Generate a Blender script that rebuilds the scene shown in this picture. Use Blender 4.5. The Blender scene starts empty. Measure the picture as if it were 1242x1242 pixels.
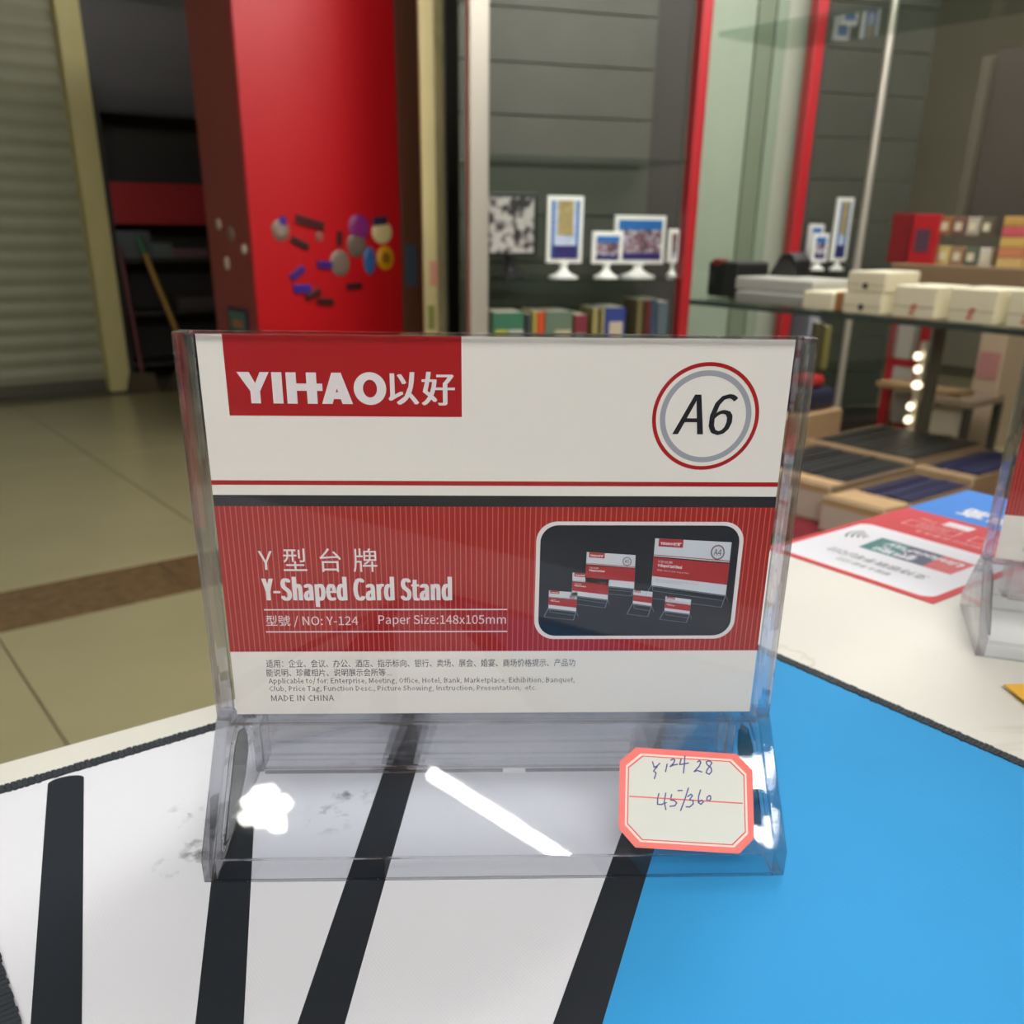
import bpy, bmesh, math, random
from mathutils import Vector, Matrix
R_ = random.Random(7)
SC = bpy.context.scene
COL = SC.collection
PI = math.pi

# ------------------------------------------------------------------ camera, world, lights, exposure
T = 0.800            # table top height above the floor
Z0 = 0.802           # top of the cloth mat the stand rests on
YAW, PITCH, ROLL = -0.041531543, 0.386302019, -0.014693415
CAM = Vector((-0.005722896, -0.237076272, 0.166122112 + Z0))
FPX = 1130.0

def cam_rot():
    cy, sy = math.cos(YAW), math.sin(YAW)
    Rz = Matrix(((cy, sy, 0), (-sy, cy, 0), (0, 0, 1)))
    B = Matrix(((1, 0, 0), (0, 0, 1), (0, -1, 0)))
    cp, sp = math.cos(PITCH), math.sin(PITCH)
    Rx = Matrix(((1, 0, 0), (0, cp, -sp), (0, sp, cp)))
    cr, sr = math.cos(ROLL), math.sin(ROLL)
    Rr = Matrix(((cr, -sr, 0), (sr, cr, 0), (0, 0, 1)))
    return Rr @ Rx @ B @ Rz
W2C = cam_rot()
cd = bpy.data.cameras.new('camera')
cd.sensor_width = 36.0
cd.lens = FPX / 1242 * 36.0
cd.shift_y = (729.5 - 621) / 1242
cd.clip_start = 0.01
cd.clip_end = 60
cd.dof.use_dof = True
cd.dof.focus_distance = 0.232
cd.dof.aperture_fstop = 22
cam = bpy.data.objects.new('camera', cd)
COL.objects.link(cam)
cam.matrix_world = Matrix.Translation(CAM) @ W2C.transposed().to_4x4()
SC.camera = cam

wd = bpy.data.worlds.new('world')
SC.world = wd
wd.use_nodes = True
bg = wd.node_tree.nodes['Background']
bg.inputs[0].default_value = (1.0, 0.985, 0.96, 1)
bg.inputs[1].default_value = 0.30

SC.view_settings.view_transform = 'Standard'
SC.view_settings.look = 'None'
SC.view_settings.gamma = 1.0
SC.view_settings.use_curve_mapping = False
SC.view_settings.exposure = 0.10
cy_ = SC.cycles
cy_.use_denoising = True
cy_.max_bounces = 14
cy_.diffuse_bounces = 4
cy_.glossy_bounces = 6
cy_.transmission_bounces = 12
cy_.transparent_max_bounces = 32
cy_.sample_clamp_indirect = 6
cy_.caustics_reflective = False
cy_.caustics_refractive = True
TUBE_STRENGTH = 98.0
# (x, y, angle deg, length) of the tube reflected in the base and the fill tubes added after it; z is CEIL - 0.05
CEIL = 2.78
TUBES = [(0.352, -1.573, -37.2, 1.2), (-0.45, -2.0, 35, 1.5), (1.0, 1.3, 35, 1.5), (-1.3, -2.1, 35, 1.5),
         (0.4, 2.6, 15, 1.5), (1.9, 1.5, 35, 1.5), (0.1, -2.5, 35, 1.5), (1.3, 2.4, 35, 1.5), (1.6, 3.0, 35, 1.5), (2.7, 2.4, 35, 1.5),
         (1.5, -2.3, 35, 1.5), (0.9, -2.9, 35, 1.5), (-0.6, -3.1, 35, 1.5)]

# ------------------------------------------------------------------ helpers
def s2l(c):
    return tuple(((x / 255) / 12.92 if x / 255 <= 0.04045 else ((x / 255 + 0.055) / 1.055) ** 2.4) for x in c) + (1,)
_m = {}
def mat(name, rgb, rough=0.5, metal=0.0, spec=0.5, var=0.0, vscale=20, bump=0.0, bscale=400, coat=0.0):
    if name in _m: return _m[name]
    m = bpy.data.materials.new(name); m.use_nodes = True
    nt = m.node_tree; b = nt.nodes['Principled BSDF']
    b.inputs['Base Color'].default_value = s2l(rgb)
    b.inputs['Roughness'].default_value = rough
    b.inputs['Metallic'].default_value = metal
    b.inputs['Specular IOR Level'].default_value = spec
    b.inputs['Coat Weight'].default_value = coat
    tc = nt.nodes.new('ShaderNodeTexCoord')
    if var > 0:
        n = nt.nodes.new('ShaderNodeTexNoise'); n.inputs['Scale'].default_value = vscale; n.inputs['Detail'].default_value = 4
        nt.links.new(tc.outputs['Object'], n.inputs['Vector'])
        mx = nt.nodes.new('ShaderNodeMix'); mx.data_type = 'RGBA'
        mx.inputs['A'].default_value = s2l([max(0, c * (1 - var)) for c in rgb])
        mx.inputs['B'].default_value = s2l([min(255, c * (1 + var)) for c in rgb])
        nt.links.new(n.outputs['Fac'], mx.inputs['Factor'])
        nt.links.new(mx.outputs['Result'], b.inputs['Base Color'])
    if bump > 0:
        n2 = nt.nodes.new('ShaderNodeTexNoise'); n2.inputs['Scale'].default_value = bscale
        nt.links.new(tc.outputs['Object'], n2.inputs['Vector'])
        bp = nt.nodes.new('ShaderNodeBump'); bp.inputs['Strength'].default_value = bump; bp.inputs['Distance'].default_value = 0.001
        nt.links.new(n2.outputs['Fac'], bp.inputs['Height']); nt.links.new(bp.outputs['Normal'], b.inputs['Normal'])
    _m[name] = m
    return m
def emit(name, rgb, s):
    if name in _m: return _m[name]
    m = bpy.data.materials.new(name); m.use_nodes = True; nt = m.node_tree
    nt.nodes.remove(nt.nodes['Principled BSDF'])
    e = nt.nodes.new('ShaderNodeEmission'); e.inputs[0].default_value = s2l(rgb); e.inputs[1].default_value = s
    nt.links.new(e.outputs[0], nt.nodes['Material Output'].inputs[0]); _m[name] = m
    return m
def clear_sheet(name, tint=(250, 251, 253), ior=1.49, rough=0.02, boost=1.0):
    """thin clear plastic: straight-through transmission with a Fresnel mirror on the outward faces"""
    if name in _m: return _m[name]
    m = bpy.data.materials.new(name); m.use_nodes = True; nt = m.node_tree
    nt.nodes.remove(nt.nodes['Principled BSDF'])
    t = nt.nodes.new('ShaderNodeBsdfTransparent'); t.inputs[0].default_value = s2l(tint)
    g = nt.nodes.new('ShaderNodeBsdfGlossy'); g.inputs['Roughness'].default_value = rough
    fr = nt.nodes.new('ShaderNodeFresnel'); fr.inputs[0].default_value = ior
    geo = nt.nodes.new('ShaderNodeNewGeometry')
    inv = nt.nodes.new('ShaderNodeMath'); inv.operation = 'SUBTRACT'; inv.inputs[0].default_value = 1
    nt.links.new(geo.outputs['Backfacing'], inv.inputs[1])
    mu = nt.nodes.new('ShaderNodeMath'); mu.operation = 'MULTIPLY'
    nt.links.new(fr.outputs[0], mu.inputs[0]); nt.links.new(inv.outputs[0], mu.inputs[1])
    m2 = nt.nodes.new('ShaderNodeMath'); m2.operation = 'MULTIPLY'; m2.inputs[1].default_value = boost; m2.use_clamp = True
    nt.links.new(mu.outputs[0], m2.inputs[0])
    mx = nt.nodes.new('ShaderNodeMixShader')
    nt.links.new(m2.outputs[0], mx.inputs[0]); nt.links.new(t.outputs[0], mx.inputs[1]); nt.links.new(g.outputs[0], mx.inputs[2])
    nt.links.new(mx.outputs[0], nt.nodes['Material Output'].inputs[0]); _m[name] = m
    return m
def solid_clear(name, tint=(254, 254, 255), through=0.5, rough=0.0):
    """thick clear moulded plastic: refracting, partly seen straight through"""
    if name in _m: return _m[name]
    m = bpy.data.materials.new(name); m.use_nodes = True; nt = m.node_tree
    nt.nodes.remove(nt.nodes['Principled BSDF'])
    t = nt.nodes.new('ShaderNodeBsdfTransparent'); t.inputs[0].default_value = s2l(tint)
    g = nt.nodes.new('ShaderNodeBsdfGlass'); g.inputs['IOR'].default_value = 1.49; g.inputs['Roughness'].default_value = rough
    g.inputs['Color'].default_value = s2l(tint)
    mx = nt.nodes.new('ShaderNodeMixShader'); mx.inputs[0].default_value = 1 - through
    nt.links.new(t.outputs[0], mx.inputs[1]); nt.links.new(g.outputs[0], mx.inputs[2])
    nt.links.new(mx.outputs[0], nt.nodes['Material Output'].inputs[0]); _m[name] = m
    return m

class MB:
    """collects shapes, then links them as one mesh object"""
    def __init__(s): s.v = []; s.f = []; s.mi = []
    def add(s, vs, fs, mi=0):
        n = len(s.v); s.v += [tuple(v) for v in vs]
        for f in fs: s.f.append(tuple(i + n for i in f)); s.mi.append(mi)
        return s
    def box(s, x0, x1, y0, y1, z0, z1, mi=0, M=None):
        vs = [(x, y, z) for x in (x0, x1) for y in (y0, y1) for z in (z0, z1)]
        if M is not None: vs = [M @ Vector(v) for v in vs]
        return s.add(vs, [(0, 1, 3, 2), (4, 6, 7, 5), (0, 4, 5, 1), (2, 3, 7, 6), (0, 2, 6, 4), (1, 5, 7, 3)], mi)
    def prism(s, pts, a, b, axis='x', mi=0, M=None):
        """polygon pts (2D, counter clockwise) pushed along an axis from a to b"""
        def P(p, t):
            q = {'x': (t, p[0], p[1]), 'y': (p[0], t, p[1]), 'z': (p[0], p[1], t)}[axis]
            return M @ Vector(q) if M is not None else q
        n = len(pts)
        vs = [P(p, a) for p in pts] + [P(p, b) for p in pts]
        fs = [tuple(range(n)), tuple(range(2 * n - 1, n - 1, -1))]
        for i in range(n):
            j = (i + 1) % n
            fs.append((i, i + n, j + n, j))
        if axis == 'y': pass
        return s.add(vs, fs, mi)
    def poly(s, pts3, mi=0): return s.add(pts3, [tuple(range(len(pts3)))], mi)
    def tube(s, p0, p1, r, n=12, r1=None, mi=0):
        p0, p1 = Vector(p0), Vector(p1); d = (p1 - p0).normalized()
        a = d.orthogonal().normalized(); b = d.cross(a); r1 = r if r1 is None else r1
        vs = [p0 + (a * math.cos(2 * PI * i / n) + b * math.sin(2 * PI * i / n)) * r for i in range(n)]
        vs += [p1 + (a * math.cos(2 * PI * i / n) + b * math.sin(2 * PI * i / n)) * r1 for i in range(n)]
        fs = [(i, (i + 1) % n, (i + 1) % n + n, i + n) for i in range(n)]
        fs += [tuple(range(n - 1, -1, -1)), tuple(range(n, 2 * n))]
        return s.add(vs, fs, mi)
    def path(s, pts, r, n=6, mi=0):
        for i in range(len(pts) - 1): s.tube(pts[i], pts[i + 1], r, n, mi=mi)
        return s
    def lathe(s, prof, n=20, c=(0, 0, 0), mi=0, M=None):
        vs = []
        for r, z in prof:
            for i in range(n):
                v = Vector((c[0] + r * math.cos(2 * PI * i / n), c[1] + r * math.sin(2 * PI * i / n), c[2] + z))
                vs.append(M @ v if M is not None else v)
        fs = []
        for k in range(len(prof) - 1):
            for i in range(n):
                j = (i + 1) % n
                fs.append((k * n + i, k * n + j, (k + 1) * n + j, (k + 1) * n + i))
        fs += [tuple(range(n - 1, -1, -1)), tuple(range((len(prof) - 1) * n, len(prof) * n))]
        return s.add(vs, fs, mi)
    def build(s, name, mats, parent=None, bevel=0.0, smooth=False, seg=2):
        me = bpy.data.meshes.new(name); me.from_pydata(s.v, [], s.f)
        for m in (mats if isinstance(mats, (list, tuple)) else [mats]): me.materials.append(m)
        for p, i in zip(me.polygons, s.mi): p.material_index = i
        bm = bmesh.new(); bm.from_mesh(me)
        bmesh.ops.recalc_face_normals(bm, faces=bm.faces)
        if bevel > 0:
            es = [e for e in bm.edges if len(e.link_faces) == 2 and e.calc_face_angle(0) > 0.5]
            bmesh.ops.bevel(bm, geom=es, offset=bevel, segments=seg, affect='EDGES', profile=0.5)
        if smooth:
            for f in bm.faces: f.smooth = True
            for e in bm.edges:
                if len(e.link_faces) == 2 and e.calc_face_angle(0) > 0.7: e.smooth = False
        bm.to_mesh(me); bm.free()
        o = bpy.data.objects.new(name, me); COL.objects.link(o)
        if parent is not None: o.parent = parent
        return o
def flat(name, polys, mats, parent=None):
    """a flat printed shape: list of (points3D, material index); normals kept as drawn"""
    me = bpy.data.meshes.new(name); v = []; f = []; mi = []
    for pts, k in polys:
        n = len(v); v += [tuple(p) for p in pts]; f.append(tuple(range(n, n + len(pts)))); mi.append(k)
    me.from_pydata(v, [], f)
    for m in (mats if isinstance(mats, (list, tuple)) else [mats]): me.materials.append(m)
    for p, i in zip(me.polygons, mi): p.material_index = i
    o = bpy.data.objects.new(name, me); COL.objects.link(o)
    if parent is not None: o.parent = parent
    return o
def thing(name, label, cat, loc=(0, 0, 0), rz=0.0, group=None):
    o = bpy.data.objects.new(name, None); COL.objects.link(o); o.empty_display_size = 0.05
    o.location = loc; o.rotation_euler = (0, 0, rz); o['label'] = label; o['category'] = cat
    if group: o['group'] = group
    return o
def tag(o, label, cat, group=None, kind=None):
    o['label'] = label; o['category'] = cat
    if group: o['group'] = group
    if kind: o['kind'] = kind
    return o
def struct(o, label=None):
    o['kind'] = 'structure'
    if label: o['label'] = label
    return o
def dup(root, loc=None, rz=None, label=None, group=None):
    r = root.copy(); COL.objects.link(r)
    if loc is not None: r.location = loc
    if rz is not None: r.rotation_euler = (0, 0, rz)
    if label: r['label'] = label
    if group: r['group'] = group
    for ch in list(root.children):
        c = ch.copy(); COL.objects.link(c); c.parent = r
        for g in list(ch.children):
            d = g.copy(); COL.objects.link(d); d.parent = c
    return r
def ray(u, v):
    return W2C.transposed() @ Vector(((u - 621) / FPX, -(v - 729.5) / FPX, -1))
class F:
    """a vertical working frame: local x along the frame, y into its depth, z up from the floor"""
    def __init__(s, ox, oy, deg):
        s.o = Vector((ox, oy, 0)); s.a = math.radians(deg)
        s.ex = Vector((math.cos(s.a), math.sin(s.a), 0)); s.ey = Vector((-math.sin(s.a), math.cos(s.a), 0))
    def hy(s, u, v, y):
        """local x and height z where the sight line through a pixel meets depth y"""
        d = ray(u, v); t = (y - (CAM - s.o).dot(s.ey)) / d.dot(s.ey); P = CAM + d * t
        return (P - s.o).dot(s.ex), P.z
    def hx(s, u, v, x):
        d = ray(u, v); t = (x - (CAM - s.o).dot(s.ex)) / d.dot(s.ex); P = CAM + d * t
        return (P - s.o).dot(s.ey), P.z
    def w(s, x, y, z=0): 
        p = s.o + s.ex * x + s.ey * y; return (p.x, p.y, z)
def onz(u, v, z):
    d = ray(u, v); t = (z - CAM.z) / d.z; return CAM + d * t

# --- lettering: text turned into flat mesh, fitted to a box
import os
def bundled(fn):
    try: return bpy.data.fonts.load(os.path.join(bpy.utils.system_resource('DATAFILES'), 'fonts', fn))
    except Exception: return None
SANS = bundled('Noto Sans CJK Regular.woff2')
def glyphs(txt, bold=0.0, shear=0.0, spacing=1.0, res=3):
    cu = bpy.data.curves.new('lettering', 'FONT'); cu.body = txt; cu.size = 1
    if SANS: cu.font = SANS
    cu.size = 1; cu.resolution_u = res
    cu.offset = bold; cu.shear = shear; cu.space_character = spacing; cu.fill_mode = 'FRONT'
    ob = bpy.data.objects.new('lettering', cu); COL.objects.link(ob)
    dg = bpy.context.evaluated_depsgraph_get(); dg.update()
    me = bpy.data.meshes.new_from_object(ob.evaluated_get(dg))
    vs = [v.co.copy() for v in me.vertices]; fs = [tuple(p.vertices) for p in me.polygons]
    bpy.data.objects.remove(ob); bpy.data.curves.remove(cu); bpy.data.meshes.remove(me)
    if not vs: return [(0.5, 0.5)] * 3, [(0, 1, 2)]
    x0, x1 = min(v.x for v in vs), max(v.x for v in vs); y0, y1 = min(v.y for v in vs), max(v.y for v in vs)
    return [((v.x - x0) / max(x1 - x0, 1e-6), (v.y - y0) / max(y1 - y0, 1e-6)) for v in vs], fs
def lettering(name, txt, place, m, parent, **k):
    """place(s, t) maps the unit box of the text to a point"""
    vs, fs = glyphs(txt, **k)
    me = bpy.data.meshes.new(name); me.from_pydata([tuple(place(s, t)) for s, t in vs], [], fs); me.materials.append(m)
    o = bpy.data.objects.new(name, me); COL.objects.link(o); o.parent = parent
    return o

# ------------------------------------------------------------------ materials
M_TABLE = mat('marble_laminate', (222, 220, 209), 0.5, spec=0.3, var=0.03, vscale=6)
def marble():
    nt = M_TABLE.node_tree; b = nt.nodes['Principled BSDF']; tc = nt.nodes['Texture Coordinate']
    n = nt.nodes.new('ShaderNodeTexNoise'); n.inputs['Scale'].default_value = 5.5; n.inputs['Detail'].default_value = 6; n.inputs['Distortion'].default_value = 1.6
    mp = nt.nodes.new('ShaderNodeMapping'); mp.inputs['Scale'].default_value = (1, 2.2, 1); mp.inputs['Rotation'].default_value = (0, 0, 1.1)
    nt.links.new(tc.outputs['Object'], mp.inputs[0]); nt.links.new(mp.outputs[0], n.inputs['Vector'])
    a = nt.nodes.new('ShaderNodeMath'); a.operation = 'SUBTRACT'; a.inputs[1].default_value = 0.5; nt.links.new(n.outputs['Fac'], a.inputs[0])
    c = nt.nodes.new('ShaderNodeMath'); c.operation = 'ABSOLUTE'; nt.links.new(a.outputs[0], c.inputs[0])
    r = nt.nodes.new('ShaderNodeValToRGB'); r.color_ramp.elements[0].color = (0.85, 0.85, 0.85, 1); r.color_ramp.elements[1].position = 0.022
    r.color_ramp.elements[1].color = (0, 0, 0, 1); nt.links.new(c.outputs[0], r.inputs[0])
    n3 = nt.nodes.new('ShaderNodeTexNoise'); n3.inputs['Scale'].default_value = 9; nt.links.new(tc.outputs['Object'], n3.inputs['Vector'])
    r3 = nt.nodes.new('ShaderNodeValToRGB'); r3.color_ramp.elements[0].position = 0.5; r3.color_ramp.elements[1].position = 0.7; nt.links.new(n3.outputs['Fac'], r3.inputs[0])
    mu = nt.nodes.new('ShaderNodeMath'); mu.operation = 'MULTIPLY'; nt.links.new(r.outputs[0], mu.inputs[0]); nt.links.new(r3.outputs[0], mu.inputs[1])
    old = b.inputs['Base Color'].links[0].from_socket
    mx = nt.nodes.new('ShaderNodeMix'); mx.data_type = 'RGBA'; mx.inputs['B'].default_value = s2l((188, 178, 160))
    nt.links.new(mu.outputs[0], mx.inputs['Factor']); nt.links.new(old, mx.inputs['A']); nt.links.new(mx.outputs['Result'], b.inputs['Base Color'])
marble()
def weave(m, strength=0.08):
    nt = m.node_tree; b = nt.nodes['Principled BSDF']; tc = nt.nodes['Texture Coordinate']
    w1 = nt.nodes.new('ShaderNodeTexWave'); w1.inputs['Scale'].default_value = 400; w1.bands_direction = 'X'
    w2 = nt.nodes.new('ShaderNodeTexWave'); w2.inputs['Scale'].default_value = 260; w2.bands_direction = 'Y'
    nt.links.new(tc.outputs['Object'], w1.inputs[0]); nt.links.new(tc.outputs['Object'], w2.inputs[0])
    a = nt.nodes.new('ShaderNodeMath'); nt.links.new(w1.outputs['Fac'], a.inputs[0]); nt.links.new(w2.outputs['Fac'], a.inputs[1])
    bp = nt.nodes.new('ShaderNodeBump'); bp.inputs['Strength'].default_value = strength; bp.inputs['Distance'].default_value = 0.0002
    nt.links.new(a.outputs[0], bp.inputs['Height']); nt.links.new(bp.outputs['Normal'], b.inputs['Normal'])
    return m
M_MATW = weave(mat('mat_white_cloth', (224, 226, 231), 0.85, spec=0.2, var=0.015, vscale=14))
M_MATB = weave(mat('mat_blue_cloth', (56, 154, 214), 0.8, spec=0.2, var=0.03, vscale=14))
M_MATK = weave(mat('mat_black_print', (33, 38, 44), 0.75, spec=0.25))
M_RUBBER = mat('mat_rubber', (28, 28, 30), 0.8)
M_THREAD = mat('mat_edge_thread', (42, 48, 54), 0.8)
def smudges():
    nt = M_MATW.node_tree; b = nt.nodes['Principled BSDF']; tc = nt.nodes['Texture Coordinate']
    old = b.inputs['Base Color'].links[0].from_socket
    n = nt.nodes.new('ShaderNodeTexNoise'); n.inputs['Scale'].default_value = 150; n.inputs['Detail'].default_value = 5; nt.links.new(tc.outputs['Object'], n.inputs['Vector'])
    r = nt.nodes.new('ShaderNodeValToRGB'); r.color_ramp.elements[0].position = 0.52; r.color_ramp.elements[1].position = 0.64; nt.links.new(n.outputs['Fac'], r.inputs[0])
    acc = None
    for c, rad in SMUDGE:
        d = nt.nodes.new('ShaderNodeVectorMath'); d.operation = 'DISTANCE'; d.inputs[1].default_value = c; nt.links.new(tc.outputs['Object'], d.inputs[0])
        q = nt.nodes.new('ShaderNodeMapRange'); q.inputs['From Min'].default_value = rad; q.inputs['From Max'].default_value = 0; nt.links.new(d.outputs['Value'], q.inputs['Value'])
        if acc is None: acc = q.outputs[0]
        else:
            ad = nt.nodes.new('ShaderNodeMath'); ad.operation = 'MAXIMUM'; nt.links.new(acc, ad.inputs[0]); nt.links.new(q.outputs[0], ad.inputs[1]); acc = ad.outputs[0]
    mu = nt.nodes.new('ShaderNodeMath'); mu.operation = 'MULTIPLY'; nt.links.new(acc, mu.inputs[0]); nt.links.new(r.outputs[0], mu.inputs[1])
    mx = nt.nodes.new('ShaderNodeMix'); mx.data_type = 'RGBA'; mx.inputs['B'].default_value = s2l((95, 95, 95))
    nt.links.new(mu.outputs[0], mx.inputs['Factor']); nt.links.new(old, mx.inputs['A']); nt.links.new(mx.outputs['Result'], b.inputs['Base Color'])
SMUDGE = [((-0.0905, -0.012, 0.0), 0.016), ((-0.086, -0.03, 0.0), 0.012), ((-0.045, -0.005, 0.0), 0.014), ((-0.055, -0.025, 0.0), 0.012)]

M_PAPER = mat('card_paper', (224, 218, 206), 0.38, spec=0.4)
M_RED = mat('print_red', (160, 22, 26), 0.35, spec=0.4)
M_BLK = mat('print_black', (30, 30, 38), 0.35, spec=0.4)
M_GREY = mat('print_grey', (150, 152, 156), 0.4)
M_TXT = mat('print_text_grey', (92, 94, 98), 0.4)
M_WHT = mat('print_white', (218, 210, 206), 0.4)
M_NAVY = mat('print_navy', (8, 20, 38), 0.3)
M_LINE = mat('print_pale_line', (116, 130, 146), 0.4)
def pinstripe():
    m = mat('print_red_pinstripe', (172, 36, 44), 0.35, spec=0.4)
    nt = m.node_tree; b = nt.nodes['Principled BSDF']; tc = nt.nodes['Texture Coordinate']
    sx = nt.nodes.new('ShaderNodeSeparateXYZ'); nt.links.new(tc.outputs['Object'], sx.inputs[0])
    d = nt.nodes.new('ShaderNodeMath'); d.operation = 'DIVIDE'; d.inputs[1].default_value = 0.00143; nt.links.new(sx.outputs[0], d.inputs[0])
    f = nt.nodes.new('ShaderNodeMath'); f.operation = 'FRACT'; nt.links.new(d.outputs[0], f.inputs[0])
    l = nt.nodes.new('ShaderNodeMath'); l.operation = 'LESS_THAN'; l.inputs[1].default_value = 0.17; nt.links.new(f.outputs[0], l.inputs[0])
    mx = nt.nodes.new('ShaderNodeMix'); mx.data_type = 'RGBA'; mx.inputs['A'].default_value = s2l((150, 24, 28)); mx.inputs['B'].default_value = s2l((190, 90, 78))
    nt.links.new(l.outputs[0], mx.inputs['Factor']); nt.links.new(mx.outputs['Result'], b.inputs['Base Color'])
    return m
M_PIN = pinstripe()
M_SHEET = clear_sheet('clear_acrylic_sheet')
M_PANEL = clear_sheet('clear_acrylic_panel', tint=(245, 246, 248), boost=1.2)
M_GREYREFL = clear_sheet('acrylic_grey_reflection', tint=(196, 196, 192))
M_SOLID = solid_clear('clear_acrylic_moulding')
M_RAIL = solid_clear('clear_acrylic_rail', tint=(250, 250, 253), through=0.55)
M_GLASS = clear_sheet('shelf_glass', tint=(236, 243, 239), ior=1.5)

# ------------------------------------------------------------------ the setting
G = F(0, 0, 36)          # shop axes: x to the right along the far shutter wall, y towards it
H = F(0, 0, -54)         # the same axes seen along the side racks: x runs towards the right front, y away
M_TILE = mat('floor_tile', (166, 158, 120), 0.22, var=0.05, vscale=3)
M_TILE2 = mat('floor_tile_grey', (152, 146, 112), 0.22, var=0.05, vscale=3)
M_BAND = mat('floor_band_stone', (104, 82, 56), 0.25, var=0.35, vscale=30)
M_GROUT = mat('floor_grout', (104, 98, 76), 0.8)
b = MB(); b.box(-4, 8, -3.2, 6.3, -0.1, -0.004); fl = b.build('floor', M_GROUT); fl.rotation_euler = (0, 0, G.a); struct(fl, 'tiled shop floor of beige slabs with a brown band')
xs = [0.16 + 0.8 * k for k in range(-4, 9)]
xs2 = [0.09 + 0.8 * k for k in range(-5, 9)]
tile_rows = [(-3.13, -2.33, xs), (-2.33, -1.53, xs), (-1.53, -0.73, xs), (-0.73, 0.07, xs), (0.07, 0.87, xs), (0.87, 1.47, xs), (1.47, 2.27, xs), (2.57, 4.05, xs2), (4.05, 5.53, xs2)]
_tm = {}
def tile(x0, x1, y0, y1, m):
    w, h = round(x1 - x0, 3), round(y1 - y0, 3)
    key = (w, h, m.name)
    if key not in _tm:
        t = MB(); t.box(0.002, w - 0.002, 0.002, h - 0.002, -0.0045, 0.0); o = t.build('tile', m, fl, bevel=0.0012, seg=1); _tm[key] = o
    else:
        o = _tm[key].copy(); COL.objects.link(o)
    o.location = (x0, y0, 0)
for (y0, y1, xx) in tile_rows:
    for k in range(len(xx) - 1):
        tile(xx[k], xx[k + 1], y0, y1, M_TILE if R_.random() < 0.62 else M_TILE2)
for k in range(-4, 9): tile(0.36 + 0.9 * k - 0.6, 0.36 + 0.9 * (k + 1) - 0.6, 2.27, 2.57, M_BAND)
M_WALL = mat('wall_paint_olive', (150, 146, 122), 0.7, var=0.04, vscale=2)
M_WALLD = mat('wall_dark', (52, 50, 44), 0.7)
YB = 5.78
def gstruct(bm, name, m, label=None, **k):
    o = bm.build(name, m, **k); o.rotation_euler = (0, 0, G.a); return struct(o, label)
w_ = MB(); w_.box(-4, 8, YB + 0.32, YB + 0.42, 0, CEIL); gstruct(w_, 'wall_back', M_WALLD)
w_ = MB(); w_.box(-4, 8, -3.3, -3.2, 0, CEIL); gstruct(w_, 'wall_front', mat('wall_front_brown', (74, 62, 52), 0.7))
w_ = MB(); w_.box(7.0, 7.1, -3.2, YB + 0.4, 0, CEIL); gstruct(w_, 'wall_right', M_WALL)
w_ = MB(); w_.box(-4, 8, -3.2, 6.3, CEIL, CEIL + 0.08); gstruct(w_, 'ceiling', mat('ceiling_grey', (72, 71, 68), 0.8))

# roller shutter on the far left
xp0, _ = G.hy(104, 300, YB); xp1, _ = G.hy(131, 300, YB)
M_SLAT = mat('shutter_slat_metal', (132, 132, 106), 0.5, metal=0.0, var=0.05, vscale=4)
sh = struct(bpy.data.objects.new('door_1', None), 'grey green closed roller shutter of horizontal slats'); COL.objects.link(sh)
sh.location = G.w(-1.6, YB, 0); sh.rotation_euler = (0, 0, G.a)
L = xp0 + 1.6
s0 = None
prof = [(-0.0, 0.0)] + [(-0.009 * math.sin(PI * t / 6), 0.004 + 0.080 * t / 6) for t in range(7)] + [(0.0, 0.088), (0.012, 0.088), (0.012, 0.0)]
for k in range(29):
    if s0 is None:
        s0 = MB().prism(prof, 0, L, 'x').build('slat', M_SLAT, sh, smooth=True); o = s0
    else:
        o = s0.copy(); COL.objects.link(o)
    o.location = (0, 0, 0.07 + 0.089 * k)
MB().box(0, L, -0.012, 0.03, 0.0, 0.068).build('bottom_rail', mat('shutter_bottom_rail', (70, 66, 52), 0.6), sh)
p = MB(); p.box(xp0, xp1, YB - 0.09, YB + 0.3, 0, CEIL); gstruct(p, 'trim_1', mat('pillar_cream', (190, 180, 122), 0.6, var=0.05, vscale=5), 'cream yellow pillar beside the roller shutter', bevel=0.004)
# dark unit with shelves right of the pillar
xd1 = G.hy(262, 300, YB + 0.0)[0] + 0.9
M_DK = mat('dark_laminate', (38, 32, 27), 0.5)
ds = thing('display_shelving', 'dark brown open shelving between the cream pillar and the red cabinet', 'shelf', G.w(xp1 + 0.01, YB, 0), G.a)
LW = xd1 - xp1 - 0.02
MB().box(0, LW, 0.26, 0.30, 0.0, 2.1).build('back_panel', M_DK, ds)
for x in (0, LW - 0.03): MB().box(x, x + 0.03, -0.05, 0.26, 0, 2.1).build('side_panel', M_DK, ds)
for z in (0.12, 0.42, 0.72, 1.02, 1.5): MB().box(0.03, LW - 0.03, -0.04, 0.26, z, z + 0.025).build('shelf', M_DK, ds)
zt = G.hy(190, 272, YB - 0.05)[1]
MB().box(0.03, LW - 0.03, -0.055, -0.04, zt, zt + 0.22).build('sign_board', mat('sign_red', (150, 26, 30), 0.45), ds)['label'] = 'dark red sign board'
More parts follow.
